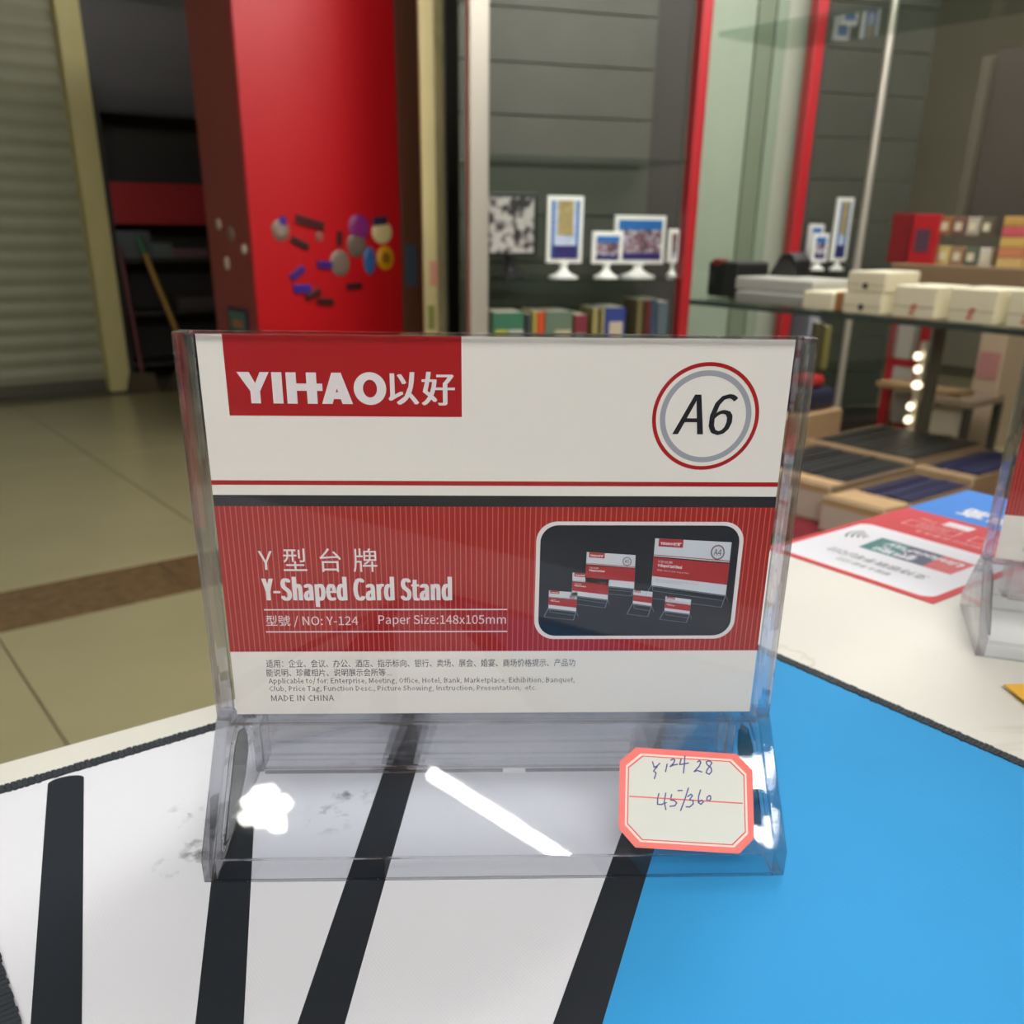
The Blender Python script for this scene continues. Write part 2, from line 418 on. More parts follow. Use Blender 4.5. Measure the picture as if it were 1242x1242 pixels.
for (u0, u1, v0, v1, c, lb) in [(138, 180, 285, 318, (78, 84, 84), 'grey box on the upper dark shelf beside the cream pillar'), (182, 205, 282, 300, (84, 92, 88), 'pale grey small box on the upper dark shelf'),
                            (206, 250, 306, 317, (96, 70, 72), 'flat pink grey pack on the dark shelf'), (214, 262, 345, 362, (62, 54, 52), 'low brown grey packet on the middle dark shelf')]:
    x0, za = G.hy(u0, v1, YB); x1, zb = G.hy(u1, v0, YB)
    sz = min([0.145, 0.445, 0.745, 1.045], key=lambda q: abs(q - za))
    bb = MB().box(x0, x1, YB - 0.03, YB + 0.16, sz, sz + max(0.05, zb - za)).build('goods_box', mat('goods_%d' % u0, c, 0.6), bevel=0.004); bb.rotation_euler = (0, 0, G.a)
    tag(bb, lb, 'box')
# broom and mop leaning there
def leaning(name, label, cat, pa, pb, y0, y1, r, col, headcol, headsize):
    xa, za = G.hy(pa[0], pa[1], y0); xb, zb = G.hy(pb[0], pb[1], y1)
    A = Vector(G.w(xa, y0, za)); B = Vector(G.w(xb, y1, zb)); d = (B - A).normalized()
    t = (0.10 - B.z) / d.z; B2 = B + d * t
    root = thing(name, label, cat, (B2.x, B2.y, 0))
    O = Vector((B2.x, B2.y, 0))
    MB().tube(A - O, B2 - O, r, 10).build('handle', mat(name + '_handle', col, 0.4), root, smooth=True)
    MB().tube(A - O - d * 0.0, A - O - d * 0.10, r * 1.25, 10).build('grip', mat(name + '_grip', headcol, 0.5), root, smooth=True)
    w, h = headsize
    MB().prism([(-w * .35, 0.11), (-w * .5, 0.0), (w * .5, 0.0), (w * .35, 0.11)], -0.025, 0.025, 'y').build('head', mat(name + '_head', (70, 60, 40), 0.9), root)
leaning('broom', 'broom with a yellow handle and green grip leaning in the dark corner', 'broom', (176, 308), (214, 401), YB - 0.12, YB - 0.2, 0.017, (150, 112, 24), (36, 84, 54), (0.3, 0.1))
leaning('mop', 'thin dull red mop handle standing beside the cream pillar', 'mop', (149, 322), (167, 420), YB - 0.12, YB - 0.16, 0.012, (92, 34, 38), (70, 30, 34), (0.2, 0.1))

# red cabinet with magnets
DC = 4.3
yr = None
dd = ray(303, 265); hh = math.hypot(dd.x, dd.y); C0 = CAM + dd * (DC / hh)
cy0 = (C0).dot(G.ey); cx0 = C0.dot(G.ex)
cx1 = G.hy(487, 330, cy0)[0]; cxe = G.hy(512, 330, cy0)[0]; cyb = G.hx(250, 265, cx0)[0]
cyb = min(cyb, YB - 0.25)
rc = thing('display_cabinet', 'tall bright red metal cabinet covered with round badges and magnets', 'cabinet', G.w(cx0, cy0, 0), G.a)
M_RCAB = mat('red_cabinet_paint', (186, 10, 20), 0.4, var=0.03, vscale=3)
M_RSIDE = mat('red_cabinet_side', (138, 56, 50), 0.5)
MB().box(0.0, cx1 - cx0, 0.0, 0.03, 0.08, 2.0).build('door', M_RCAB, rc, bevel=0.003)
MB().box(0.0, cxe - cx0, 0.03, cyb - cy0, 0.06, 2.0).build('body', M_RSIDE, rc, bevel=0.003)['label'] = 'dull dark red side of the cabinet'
MB().box(cx1 - cx0 + 0.004, cxe - cx0, -0.004, 0.03, 0.06, 2.0).build('edge_strip', mat('cabinet_edge_brown', (104, 62, 42), 0.5), rc, bevel=0.003)['label'] = 'dark brown edge strip'
MB().box(0.02, cxe - cx0 - 0.02, 0.05, cyb - cy0 - 0.02, 0, 0.06).build('plinth', M_DK, rc)
xs_, zs_ = G.hy(498, 322, cy0)
MB().box(xs_ - cx0 - 0.03, xs_ - cx0 + 0.03, -0.007, -0.004, zs_ - 0.09, zs_ + 0.09).build('sticker', mat('sticker_blue', (70, 84, 100), 0.5), rc)['label'] = 'dull blue sticker on the brown edge'
def on_door(u, v): return G.hy(u, v, cy0)
def magnet_bar(u, v, w, h, ang, col, label):
    x, z = on_door(u, v); s = DC / FPX * 1.05
    t = MB().box(-w * s / 2, w * s / 2, -0.012, 0, -h * s / 2, h * s / 2).build('bar_magnet', mat('magnet_%d_%d_%d' % col, col, 0.45), bevel=0.003)
    t.location = G.w(x, cy0, z); t.rotation_euler = Matrix.Rotation(G.a, 3, 'Z').to_euler()
    t.rotation_mode = 'QUATERNION'; t.rotation_quaternion = (Matrix.Rotation(G.a, 3, 'Z') @ Matrix.Rotation(math.radians(ang), 3, 'Y')).to_quaternion()
    tag(t, label, 'magnet', 'bar magnets on the red cabinet')
def badge(u, v, rx, rz, col, label, col2=None, side=False):
    s = DC / FPX * 1.05
    if side: y, z = G.hx(u, v, cx0); loc = G.w(cx0, y, z); ang = G.a - PI / 2
    else: x, z = on_door(u, v); loc = G.w(x, cy0, z); ang = G.a
    r = thing('badge', label, 'badge', loc, ang, 'round badges on the red cabinet')
    prof = [(rx * s, 0), (rx * s, 0.004), (rx * s * .9, 0.008), (rx * s * .5, 0.0105), (0.0005, 0.011)]
    M = Matrix.Rotation(PI / 2, 4, 'X'); M = Matrix.Diagonal((1, 1, rz / rx, 1)) @ M
    MB().lathe(prof, 22, M=M).build('face', mat('badge_%d_%d_%d' % col, col, 0.35), r, smooth=True)
    if col2:
        MB().lathe([(rx * s * .5, 0.010), (rx * s * .5, 0.0122), (0.0005, 0.0122)], 18, M=M).build('centre', mat('badge_%d_%d_%d' % col2, col2, 0.4), r)
    return r
for a in [(363, 295, 22, 7, 25, (44, 20, 16), 'long dark brown bar magnet tilted, highest of the brown ones'), (411, 289, 6, 15, 4, (60, 12, 16), 'upright dark maroon bar magnet near the grey badges'),
          (360, 331, 20, 8, -32, (58, 22, 110), 'tilted purple bar magnet, leftmost of the purple ones'), (366, 350, 21, 9, 0, (58, 28, 130), 'level purple bar magnet, lowest of the purple ones'),
          (393, 321, 18, 8, 5, (54, 24, 112), 'short purple bar magnet touching a large grey badge'), (379, 357, 20, 7, -20, (60, 14, 18), 'tilted maroon bar magnet below the level purple one'),
          (394, 366, 20, 7, 3, (50, 16, 16), 'level dark bar magnet, lowest on the red door'), (429, 347, 20, 7, -3, (56, 14, 20), 'dark maroon bar magnet below the large grey badge'),
          (342, 268, 8, 9, 0, (52, 30, 130), 'small purple bar magnet above the grey metallic badge'), (375, 270, 34, 9, 14, (64, 12, 16), 'long wavy maroon bar magnet at the top of the door'),
          (460, 268, 18, 9, -6, (36, 34, 60), 'dark navy bar magnet above the cream badge')]: magnet_bar(*a)
for a in [(340, 279, 10, 11, (128, 104, 92), 'grey brown metallic badge at upper left of the red door', (150, 132, 118)), (387, 287, 5, 5, (150, 90, 80), 'tiny pale pink badge on the red door'),
          (435, 276, 13, 14, (130, 40, 112), 'purple pink round badge at the top of the red door'), (432, 297, 12, 13, (112, 96, 84), 'grey brown badge overlapping the purple pink one'),
          (463, 282, 13, 12, (214, 196, 140), 'cream oval badge near the right edge of the red door'), (448, 316, 8, 15, (48, 96, 150), 'upright blue oval badge between grey and yellow badges'),
          (412, 319, 12, 14, (122, 104, 92), 'large grey brown badge left of the blue oval'), (467, 313, 11, 13, (206, 150, 16), 'yellow round badge with a brown centre', (120, 84, 20))]: badge(*a)
for a in [(266, 272, 5, 6, (176, 160, 140), 'small whitish badge highest on the dull red side'), (281, 283, 7, 8, (120, 96, 84), 'grey badge second from the top on the dull red side'),
          (297, 302, 5, 5, (206, 196, 176), 'bright white badge near the cabinet corner on its side'), (276, 319, 5, 7, (190, 176, 150), 'small pale badge low on the dull red side')]: badge(*a, side=True)
ya, za = G.hx(277, 366, cx0); yb_, zb = G.hx(303, 402, cx0)
pc = thing('picture_card', 'small colourful framed picture card on the side of the red cabinet', 'picture', G.w(cx0, (ya + yb_) / 2, min(za, zb) - 0.02), G.a)
w2 = abs(ya - yb_) / 2
MB().box(-0.008, -0.001, -w2, w2, 0, abs(za - zb)).build('frame', mat('card_frame_navy', (36, 26, 60), 0.5), pc)
MB().box(-0.010, -0.008, -w2 * .8, w2 * .8, 0.015, abs(za - zb) - 0.015).build('print', mat('card_print_teal', (70, 104, 92), 0.5), pc)
MB().box(-0.0115, -0.010, -w2 * .45, w2 * .4, 0.03, abs(za - zb) - 0.05).build('print_patch', mat('card_print_orange', (168, 96, 50), 0.5), pc)

# cream column and dark strip between the red cabinet and the glass cabinet
P1 = CAM + ray(579, 330) * 3.42; 
FC = F(P1.x, P1.y, 14)
xa = FC.hy(514, 330, 0.55)[0]; xb = FC.hy(542, 330, 0.55)[0]
M_CREAM = mat('column_cream', (196, 180, 128), 0.6, var=0.06, vscale=6)
o = MB().box(xa, xb, 0.55, 0.58, 0, CEIL).build('trim_2', M_CREAM, bevel=0.004); o.location = FC.w(0, 0); o.rotation_euler = (0, 0, FC.a); struct(o, 'cream column with pinkish stains right of the red cabinet')
for (u, v, w, h, c) in [(526, 332, 0.035, 0.10, (196, 138, 112)), (523, 385, 0.03, 0.10, (126, 128, 62))]:
    x, z = FC.hy(u, v, 0.55)
    q = MB().box(x - w / 2, x + w / 2, 0.546, 0.55, z - h / 2, z + h / 2).build('sticker', mat('stk_%d' % c[0], c, 0.6), o)
    q['label'] = 'faded pink sticker' if c[0] > 150 else 'faded olive sticker'
xe = FC.hy(566, 330, 0.5)[0]
o = MB().box(xb + 0.004, -0.036, 0.55, 0.58, 0, CEIL).build('wall_center', mat('wall_green_black', (62, 64, 52), 0.6)); o.location = FC.w(0, 0); o.rotation_euler = (0, 0, FC.a); struct(o)

# ------------------------------------------------------------------ glass display cabinet
M_CHROME = mat('brushed_aluminium', (196, 190, 176), 0.35, metal=0.6)
M_RPOST = mat('red_post_paint', (160, 28, 34), 0.4)
M_BACK = mat('cabinet_back_dark', (66, 68, 57), 0.6, var=0.08, vscale=6)
XR = FC.hy(829, 330, 0.0)[0]
gc = thing('glass_cabinet', 'dark backed glass display cabinet with photo frames and books', 'cabinet', FC.w(0, 0, 0), FC.a)
MB().box(-0.035, 0.035, -0.03, 0.03, 0, 2.3).build('post', M_CHROME, gc, bevel=0.006)['label'] = 'broad silver corner post'
MB().box(XR - 0.018, XR + 0.024, -0.03, 0.03, 0, 2.3).build('post', M_RPOST, gc, bevel=0.004)['label'] = 'red painted corner post'
for k in range(12):
    MB().box(0.03, XR, 0.40, 0.42 - 0.0, 0.1 + 0.18 * k, 0.1 + 0.18 * k + 0.174).build('back_board', M_BACK, gc)
z1 = FC.hy(700, 337, 0.10)[1]
z2 = z1 - 0.36
for z in (z1, z2, z1 + 0.42, 0.1):
    MB().box(0.03, XR - 0.02, 0.0, 0.39, z - 0.01, z).build('glass_shelf', M_GLASS, gc)
MB().box(-0.03, XR + 0.02, -0.02, 0.42, 2.3, 2.34).build('top_rail', M_RPOST, gc)
MB().box(0.03, XR, 0.02, 0.40, 0.0, 0.09).build('plinth', M_DK, gc)

M_PHW = mat('frame_white_plastic', (228, 230, 222), 0.35)
M_PHK = mat('frame_black_plastic', (30, 30, 30), 0.35)
M_PB = mat('photo_blue', (40, 104, 170), 0.4)
M_PN = mat('photo_navy', (44, 40, 96), 0.4)
M_PP = mat('photo_people', (150, 128, 128), 0.5, var=0.6, vscale=60)
M_PL = mat('photo_pale', (178, 190, 208), 0.4, var=0.2, vscale=50)
M_PG = mat('photo_gold', (150, 136, 92), 0.4, var=0.3, vscale=50)
M_BW = mat('photo_black_white', (120, 118, 112), 0.5, var=0.0)
def bwphoto():
    nt = M_BW.node_tree; b = nt.nodes['Principled BSDF']; tc = nt.nodes['Texture Coordinate']
    n = nt.nodes.new('ShaderNodeTexNoise'); n.inputs['Scale'].default_value = 28; nt.links.new(tc.outputs['Object'], n.inputs['Vector'])
    r = nt.nodes.new('ShaderNodeValToRGB'); r.color_ramp.elements[0].position = 0.44; r.color_ramp.elements[1].position = 0.56
    r.color_ramp.elements[0].color = s2l((34, 32, 32)); r.color_ramp.elements[1].color = s2l((176, 172, 166))
    nt.links.new(n.outputs['Fac'], r.inputs[0]); nt.links.new(r.outputs[0], b.inputs['Base Color'])
bwphoto()
def peoplephoto():
    nt = M_PP.node_tree; b = nt.nodes['Principled BSDF']; tc = nt.nodes['Texture Coordinate']
    n = nt.nodes.new('ShaderNodeTexNoise'); n.inputs['Scale'].default_value = 70; n.inputs['Detail'].default_value = 1; nt.links.new(tc.outputs['Object'], n.inputs['Vector'])
    r = nt.nodes.new('ShaderNodeValToRGB'); e = r.color_ramp.elements
    e[0].position = 0.38; e[0].color = s2l((66, 52, 66)); e[1].position = 0.66; e[1].color = s2l((200, 198, 200))
    k = e.new(0.5); k.color = s2l((150, 112, 110)); k = e.new(0.57); k.color = s2l((110, 120, 150))
    nt.links.new(n.outputs['Fac'], r.inputs[0]); nt.links.new(r.outputs[0], b.inputs['Base Color'])
peoplephoto()
def ffill(root, fr, y, x0, x1, z0, z1, name, m, t=0.0015):
    return MB().box(x0, x1, y - t, y, z0, z1).build(name, m, root)
def photo_frame(fr, u0, u1, v0, v1, vb, y, label, style, zshelf, name='photo_frame', topz=None):
    x0, zb = fr.hy(u0, v1, y); x1, zt_ = fr.hy(u1, v0, y)
    if topz: zt_ = zb + topz
    cx = (x0 + x1) / 2; w = (x1 - x0) / 2
    root = thing(name, label, 'photo frame', fr.w(cx, y, zshelf), fr.a, 'photo frames on pedestals')
    a, c = zb - zshelf, zt_ - zshelf
    black = style == 'bw'
    mf = M_PHK if black else M_PHW
    MB().box(-w, w, -0.006, 0.010, a, c).build('frame', mf, root, bevel=0.003)
    bd = 0.016 if not black else 0.014
    ffill(root, fr, -0.0062, -w + bd, w - bd, a + bd, c - bd, 'photo', {'bw': M_BW, 'art': M_PL, 'group': M_PP, 'plain': M_PP}[style])
    if style == 'art':
        ffill(root, fr, -0.0078, -w + bd, w - bd, a + bd, a + bd + (c - a) * .2, 'photo_band', M_PN)
        ffill(root, fr, -0.0078, -w + bd, -w + bd + .012, a + bd, c - bd, 'photo_band', M_PB)
        ffill(root, fr, -0.0078, w - bd - .012, w - bd, a + bd, c - bd, 'photo_band', M_PB)
        ffill(root, fr, -0.0080, -w * .42, w * .42, a + (c - a) * .42, c - bd, 'photo_patch', M_PG)
    if style == 'group':
        ffill(root, fr, -0.0078, -w + bd, w - bd, c - bd - (c - a) * .2, c - bd, 'photo_band', M_PB)
        ffill(root, fr, -0.0078, -w + bd, w - bd, a + bd, a + bd + (c - a) * .14, 'photo_band', M_PN)
    s = min(w * 0.95, 0.085)
    MB().lathe([(s * .55 * 1.5, 0.0), (s * .55 * 1.5, 0.006), (s * .5, 0.014), (s * .26, 0.026), (s * .2, a * .75), (s * .3, a + 0.004)], 20).build('pedestal', mf, root, smooth=True)
    return root
photo_frame(FC, 586, 652, 235, 311, 335, 0.16, 'black framed black and white photograph beside the silver post', 'bw', z1)
photo_frame(FC, 662, 708, 238, 319, 335, 0.10, 'tall white photo frame with a blue and gold picture', 'art', z1)
photo_frame(FC, 743, 808, 262, 320, 335, 0.16, 'large white photo frame with a blue banded group picture', 'group', z1)
photo_frame(FC, 717, 756, 281, 320, 335, 0.09, 'small white photo frame overlapping the large blue banded one', 'group', z1)
photo_frame(FC, 808, 826, 278, 318, 335, 0.22, 'narrow dim photo frame standing in for a reflection beside the red post', 'plain', z1)  # frame modelled in place of a clear reflection
# books on the lower shelf of the cabinet
def book(fr, u0, u1, v0, y, col, label, zs, depth=0.16, panel=None, group='books on the lower shelf of the glass cabinet', cat='book'):
    x0, zt_ = fr.hy(u0, v0, y); x1, _ = fr.hy(u1, v0, y); zt_ -= 0.0
    r = thing('book', label, cat, fr.w(x0, y, zs), fr.a, group); w = x1 - x0; h = zt_ - zs
    m = mat('book_%d_%d_%d' % col, col, 0.5)
    MB().box(0.0, w * .97, 0, depth, 0, h).build('cover', m, r, bevel=0.002)
    MB().box(w * .08, w * .89, 0.004, depth - 0.004, h, h + 0.001).build('pages', mat('book_pages', (206, 198, 178), 0.8), r)
    if panel:
        for (a, b_, c, d, cc) in panel:
            MB().box(w * a, w * b_, -0.0015, 0, h * c, h * d).build('label_panel', mat('panel_%d_%d_%d' % cc, cc, 0.5), r)
    return r
for a in [(597, 637, 379, 0.08, (52, 104, 78), 'green book pack with yellow and white labels', z2, 0.16, [(.1, .45, .3, .72, (176, 170, 60)), (.5, .95, .3, .72, (176, 176, 164))]),
          (639, 645, 381, 0.1, (60, 62, 62), 'thin charcoal book between the green pack and yellow book', z2), (647, 651, 377, 0.1, (172, 160, 74), 'thin yellow book beside the orange one', z2),
          (652, 661, 378, 0.1, (196, 74, 36), 'bright orange book spine', z2), (662, 696, 378, 0.1, (96, 112, 92), 'grey green book with a cream label', z2, 0.16, [(.35, .9, .3, .7, (186, 172, 138))]),
          (697, 713, 382, 0.1, (118, 42, 50), 'maroon book beside the grey green one', z2, 0.16, [(.1, .8, .3, .68, (150, 146, 136))]), (720, 726, 374, 0.1, (156, 146, 90), 'khaki thin book left of the blue book', z2),
          (727, 730, 374, 0.1, (86, 70, 44), 'thin brown book left of the blue book', z2), (731, 734, 374, 0.1, (170, 160, 110), 'thin pale yellow book touching the blue book', z2),
          (735, 760, 373, 0.1, (46, 62, 128), 'blue book with a cream picture label', z2, 0.16, [(.2, .85, .3, .78, (190, 176, 150))]), (774, 780, 364, 0.12, (120, 108, 72), 'tall khaki book near the red post', z2),
          (781, 785, 364, 0.12, (70, 50, 38), 'tall thin brown book near the red post', z2), (786, 790, 364, 0.12, (120, 44, 46), 'tall thin dark red book near the red post', z2),
          (791, 798, 363, 0.12, (60, 78, 100), 'tall steel blue book near the red post', z2), (799, 812, 366, 0.12, (96, 108, 116), 'tall grey blue binder nearest the red post', z2)]: book(FC, *a)

# pale panelled wall right of the red post
M_PAN = [mat('wall_panel_a', (168, 172, 156), 0.35, var=0.04, vscale=3), mat('wall_panel_b', (128, 132, 114), 0.35), mat('wall_panel_c', (150, 156, 140), 0.35)]
XW1 = FC.hy(962, 330, 0.5)[0]
pw = bpy.data.objects.new('wall_left', None); COL.objects.link(pw); pw.location = FC.w(0, 0); pw.rotation_euler = (0, 0, FC.a); struct(pw, 'pale grey panelled wall between two red posts')
pxs = [FC.hy(u, 320, 0.5)[0] for u in (836, 890, 911, 962)]
MB().box(XR + 0.0, pxs[-1] + 0.05, 0.52, 0.56, 0, CEIL).build('backing', M_WALLD, pw)
for k in range(3): MB().box(pxs[k] + (0.004 if k else -0.06), pxs[k + 1] - 0.004, 0.5, 0.52, 0.0, CEIL).build('panel', M_PAN[k], pw, bevel=0.002)
# second cabinet, modelled in place of a mirror reflection of the first
XR2 = FC.hy(960, 300, 0.42)[0]
g2 = thing('glass_cabinet', 'farther glass cabinet modelled for a mirror reflection, with a red post and pale photo frames', 'cabinet', FC.w(XR2, 0.42, 0), FC.a)
XS2 = FC.hy(1078, 300, 0.42)[0] - XR2
MB().box(-0.024, 0.024, -0.03, 0.03, 0, 2.3).build('post', M_RPOST, g2, bevel=0.004)['label'] = 'red painted corner post'
for k in range(12): MB().box(0.02, XS2 + 0.3, 0.30, 0.32, 0.1 + 0.18 * k, 0.1 + 0.18 * k + 0.174).build('back_board', M_BACK, g2)
F2 = F(*FC.w(XR2, 0.42)[:2], 14)
z3 = F2.hy(1010, 327, 0.1)[1]
for z in (z3, z3 - 0.45): MB().box(0.02, XS2 + 0.3, 0.0, 0.29, z - 0.01, z).build('glass_shelf', M_GLASS, g2)
MB().box(-0.02, XS2 + 0.3, 0.0, 0.32, 0.0, 0.09).build('plinth', M_DK, g2)
photo_frame(F2, 982, 1006, 283, 318, 327, 0.08, 'pale small photo frame, a modelled reflection, in the farther cabinet', 'group', z3)
photo_frame(F2, 1006, 1036, 240, 317, 327, 0.08, 'pale tall photo frame, a modelled reflection, in the farther cabinet', 'art', z3)
photo_frame(F2, 976, 1000, 272, 318, 327, 0.18, 'dim large photo frame, a modelled reflection, behind the pale small one', 'group', z3)
z4 = z3 - 0.45
for a in [(984, 996, 376, 0.1, (150, 152, 160), 'pale lilac book low in the farther cabinet', z4), (1003, 1010, 396, 0.06, (128, 122, 66), 'upright olive yellow file in the farther cabinet', z4), (990, 1001, 392, 0.07, (70, 66, 42), 'dark olive file in the farther cabinet', z4)]:
    book(F2, *a, group='files in the farther cabinet', cat='file')

# ------------------------------------------------------------------ glass rack with the white boxes
YRK = 1.65
xk0, zk = H.hy(838, 361, YRK); xk1 = H.hy(1300, 400, YRK)[0]
zk = (H.hy(1020, 379, YRK)[1] + H.hy(1242, 402, YRK)[1] + zk) / 3
rk = thing('glass_rack', 'clear glass shelf rack carrying white boxes and papers', 'rack', H.w(xk0, YRK, 0), H.a)
LK = xk1 - xk0
MB().box(0, LK, 0, 0.26, zk - 0.010, zk).build('glass_shelf', M_GLASS, rk, bevel=0.001)
MB().box(0, LK, -0.004, 0.0, zk - 0.012, zk - 0.001).build('glass_edge', mat('glass_edge_green', (44, 54, 48), 0.2), rk)['label'] = 'dark green polished edge of the shelf'
zk2 = zk + 0.55
MB().box(0, LK, 0.02, 0.26, zk2, zk2 + 0.01).build('glass_shelf', M_GLASS, rk)
for x in (0.0, LK): MB().box(x - 0.008, x, 0.0, 0.26, 0.0, zk2 + 0.1).build('glass_side', M_GLASS, rk)
px2 = FC.hy(1044, 290, 0.36)[0]; wx = FC.w(px2, 0.36)
pole = thing('display_pole', 'slim silver pole in front of the farther glass cabinet', 'pole', (wx[0], wx[1], 0), FC.a)
MB().tube((0, 0, 0.012), (0, 0, CEIL), 0.017, 14).build('tube', M_CHROME, pole, smooth=True)
MB().lathe([(0.05, 0), (0.05, 0.008), (0.02, 0.012)], 20).build('foot', M_CHROME, pole)
M_CARD = mat('white_carton', (228, 218, 190), 0.6, var=0.02, vscale=20)
M_MARKB = mat('carton_mark_black', (60, 56, 48), 0.6)
M_MARKR = mat('carton_mark_red', (196, 84, 60), 0.6)
def carton(u0, u1, v0, v1, label, mark, zb, dep=0.13, yy=0.02):
    x0, za = H.hy(u0, v1, YRK + yy); x1, zt_ = H.hy(u1, v0, YRK + yy)
    h = H.hy((u0 + u1) / 2, v0, YRK + yy)[1] - H.hy((u0 + u1) / 2, v1, YRK + yy)[1]
    r = thing('small_carton', label, 'box', H.w(x0, YRK + yy, zb), H.a, 'white cartons on the glass shelf'); w = x1 - x0
    MB().box(0, w, 0, dep, 0, h * .98).build('box_body', M_CARD, r, bevel=0.003)
    MB().box(0, w, -0.001, 0.0, h * .34, h * .345 + 0.001).build('flap_seam', mat('carton_seam', (150, 138, 112), 0.7), r)
    s = h * .16
    if mark == 'k': MB().lathe([(s, 0), (s, 0.001), (0.001, 0.001)], 12, M=Matrix.Translation((w * .5, -0.0003, h * .3)) @ Matrix.Rotation(PI / 2, 4, 'X')).build('printed_mark', M_MARKB, r)
    else:
        mk = MB()
        for k in range(3): mk.box(w * .42 + s * .2 * k, w * .42 + s * .2 * k + s * 1.1, -0.0015, 0, h * .12 + s * .75 * k, h * .12 + s * .75 * k + s * .45)
        mk.build('printed_mark', M_MARKR, r)
    return h * .98
h1 = carton(1020, 1071, 354, 380, 'lower white carton of the stacked pair on the glass shelf', 'k', zk)
carton(1026, 1076, 328, 354, 'upper white carton of the stacked pair with a black mark', 'k', zk + h1 + 0.001)
carton(1080, 1138, 347, 387, 'white carton with a red mark next to the stacked pair', 'r', zk)
carton(1147, 1212, 351, 394, 'white carton with a red mark second from the stacked pair', 'r', zk)
carton(1218, 1275, 350, 397, 'plain white carton cut by the right edge of the photo', 'r', zk)
# black case, flat papers
def hbox(name, u0, u1, v0, v1, yy, dep, m, label, cat, zb, bevel=0.004, group=None, hmin=0.01):
    x0 = H.hy(u0, v1, YRK + yy)[0]; x1 = H.hy(u1, v1, YRK + yy)[0]
    uc = (u0 + u1) / 2; h = H.hy(uc, v0, YRK + yy)[1] - H.hy(uc, v1, YRK + yy)[1]
    o = MB().box(0, x1 - x0, 0, dep, 0, max(h, hmin)).build(name, m, bevel=bevel); o.location = H.w(x0, YRK + yy, zb); o.rotation_euler = (0, 0, H.a)
    return tag(o, label, cat, group)
bc = thing('black_case', 'black case with a small red tab on the left end of the glass shelf', 'case', H.w(H.hy(856, 361, YRK + .12)[0], YRK + .12, zk), H.a)
wc = H.hy(892, 361, YRK + .12)[0] - H.hy(856, 361, YRK + .12)[0]; hc = H.hy(874, 318, YRK + .12)[1] - H.hy(874, 361, YRK + .12)[1]
MB().box(0, wc, 0, 0.12, 0, hc).build('case_body', mat('case_black', (32, 33, 32), 0.45), bc, bevel=0.006)
MB().box(wc * .15, wc * .4, -0.003, 0.03, hc * .9, hc * 1.07).build('tab', mat('case_red_tab', (170, 40, 40), 0.5), bc, bevel=0.003)['label'] = 'red tab on top'
hs = hbox('paper_stack', 890, 975, 356, 370, 0.03, 0.22, mat('paper_grey', (150, 148, 142), 0.7), 'long flat grey paper pack on the glass shelf', 'paper', zk)
hs2 = hbox('paper_stack', 890, 985, 341, 357, 0.06, 0.18, mat('paper_light', (176, 172, 164), 0.7), 'light grey paper pack lying over the darker one', 'paper', zk + hs.dimensions.z + 0.001 if hs.dimensions.z else zk + 0.026)
hbox('carton_end', 972, 1009, 350, 372, 0.02, 0.2, M_CARD, 'short cream box end between the papers and cartons', 'box', zk)
hbox('wooden_block', 1010, 1018, 351, 374, 0.03, 0.16, mat('wood_brown', (150, 104, 56), 0.6), 'narrow brown block left of the stacked cartons', 'block', zk)
r = thing('tape_dispenser', 'black rounded tape dispenser at the back of the glass shelf', 'dispenser', H.w(H.hy(928, 352, YRK + .19)[0], YRK + .19, zk), H.a)
wt = H.hy(962, 352, YRK + .19)[0] - H.hy(928, 352, YRK + .19)[0]
MB().prism([(0, 0), (wt, 0), (wt, 0.09), (wt * .8, 0.108), (wt * .45, 0.105), (wt * .2, 0.075), (0, 0.05)], 0, 0.06, 'y').build('dispenser_body', M_PHK, r, bevel=0.005)
MB().tube((wt * .6, -0.002, 0.06), (wt * .6, 0.062, 0.06), 0.03, 18).build('tape_roll', mat('tape_dark', (56, 56, 52), 0.4), r)

# ------------------------------------------------------------------ counter with packets behind the rack
YL = 2.75
M_LEDGE = mat('ledge_brown', (122, 100, 74), 0.6, var=0.05, vscale=5)
x0, zl = H.hy(1080, 326, YL); x1 = H.hy(1236, 330, YL)[0]
zl = H.hy(1150, 322, YL)[1]
lc = thing('goods_rack', 'brown topped rack behind the white cartons holding bright packets', 'rack', H.w(x0, YL, 0), H.a)
LL = x1 - x0 + 0.35
MB().box(0, LL, 0, 0.4, zl - 0.07, zl).build('rack_top', M_LEDGE, lc, bevel=0.004)
for x in (0.02, LL - 0.05): 
    for y in (0.3,): MB().box(x, x + 0.03, y, y + 0.03, 0, zl + 0.6).build('upright', mat('rack_grey', (84, 80, 66), 0.6), lc)
MB().box(0.05, LL - 0.05, 0.33, 0.36, zl, zl + 0.62).build('back_panel', mat('rack_back_dark', (62, 58, 48), 0.7), lc)
MB().box(0.0, LL, -0.002, 0, zl - 0.14, zl - 0.07).build('front_strip', mat('rack_strip_maroon', (138, 50, 60), 0.6), lc)['label'] = 'maroon front strip'
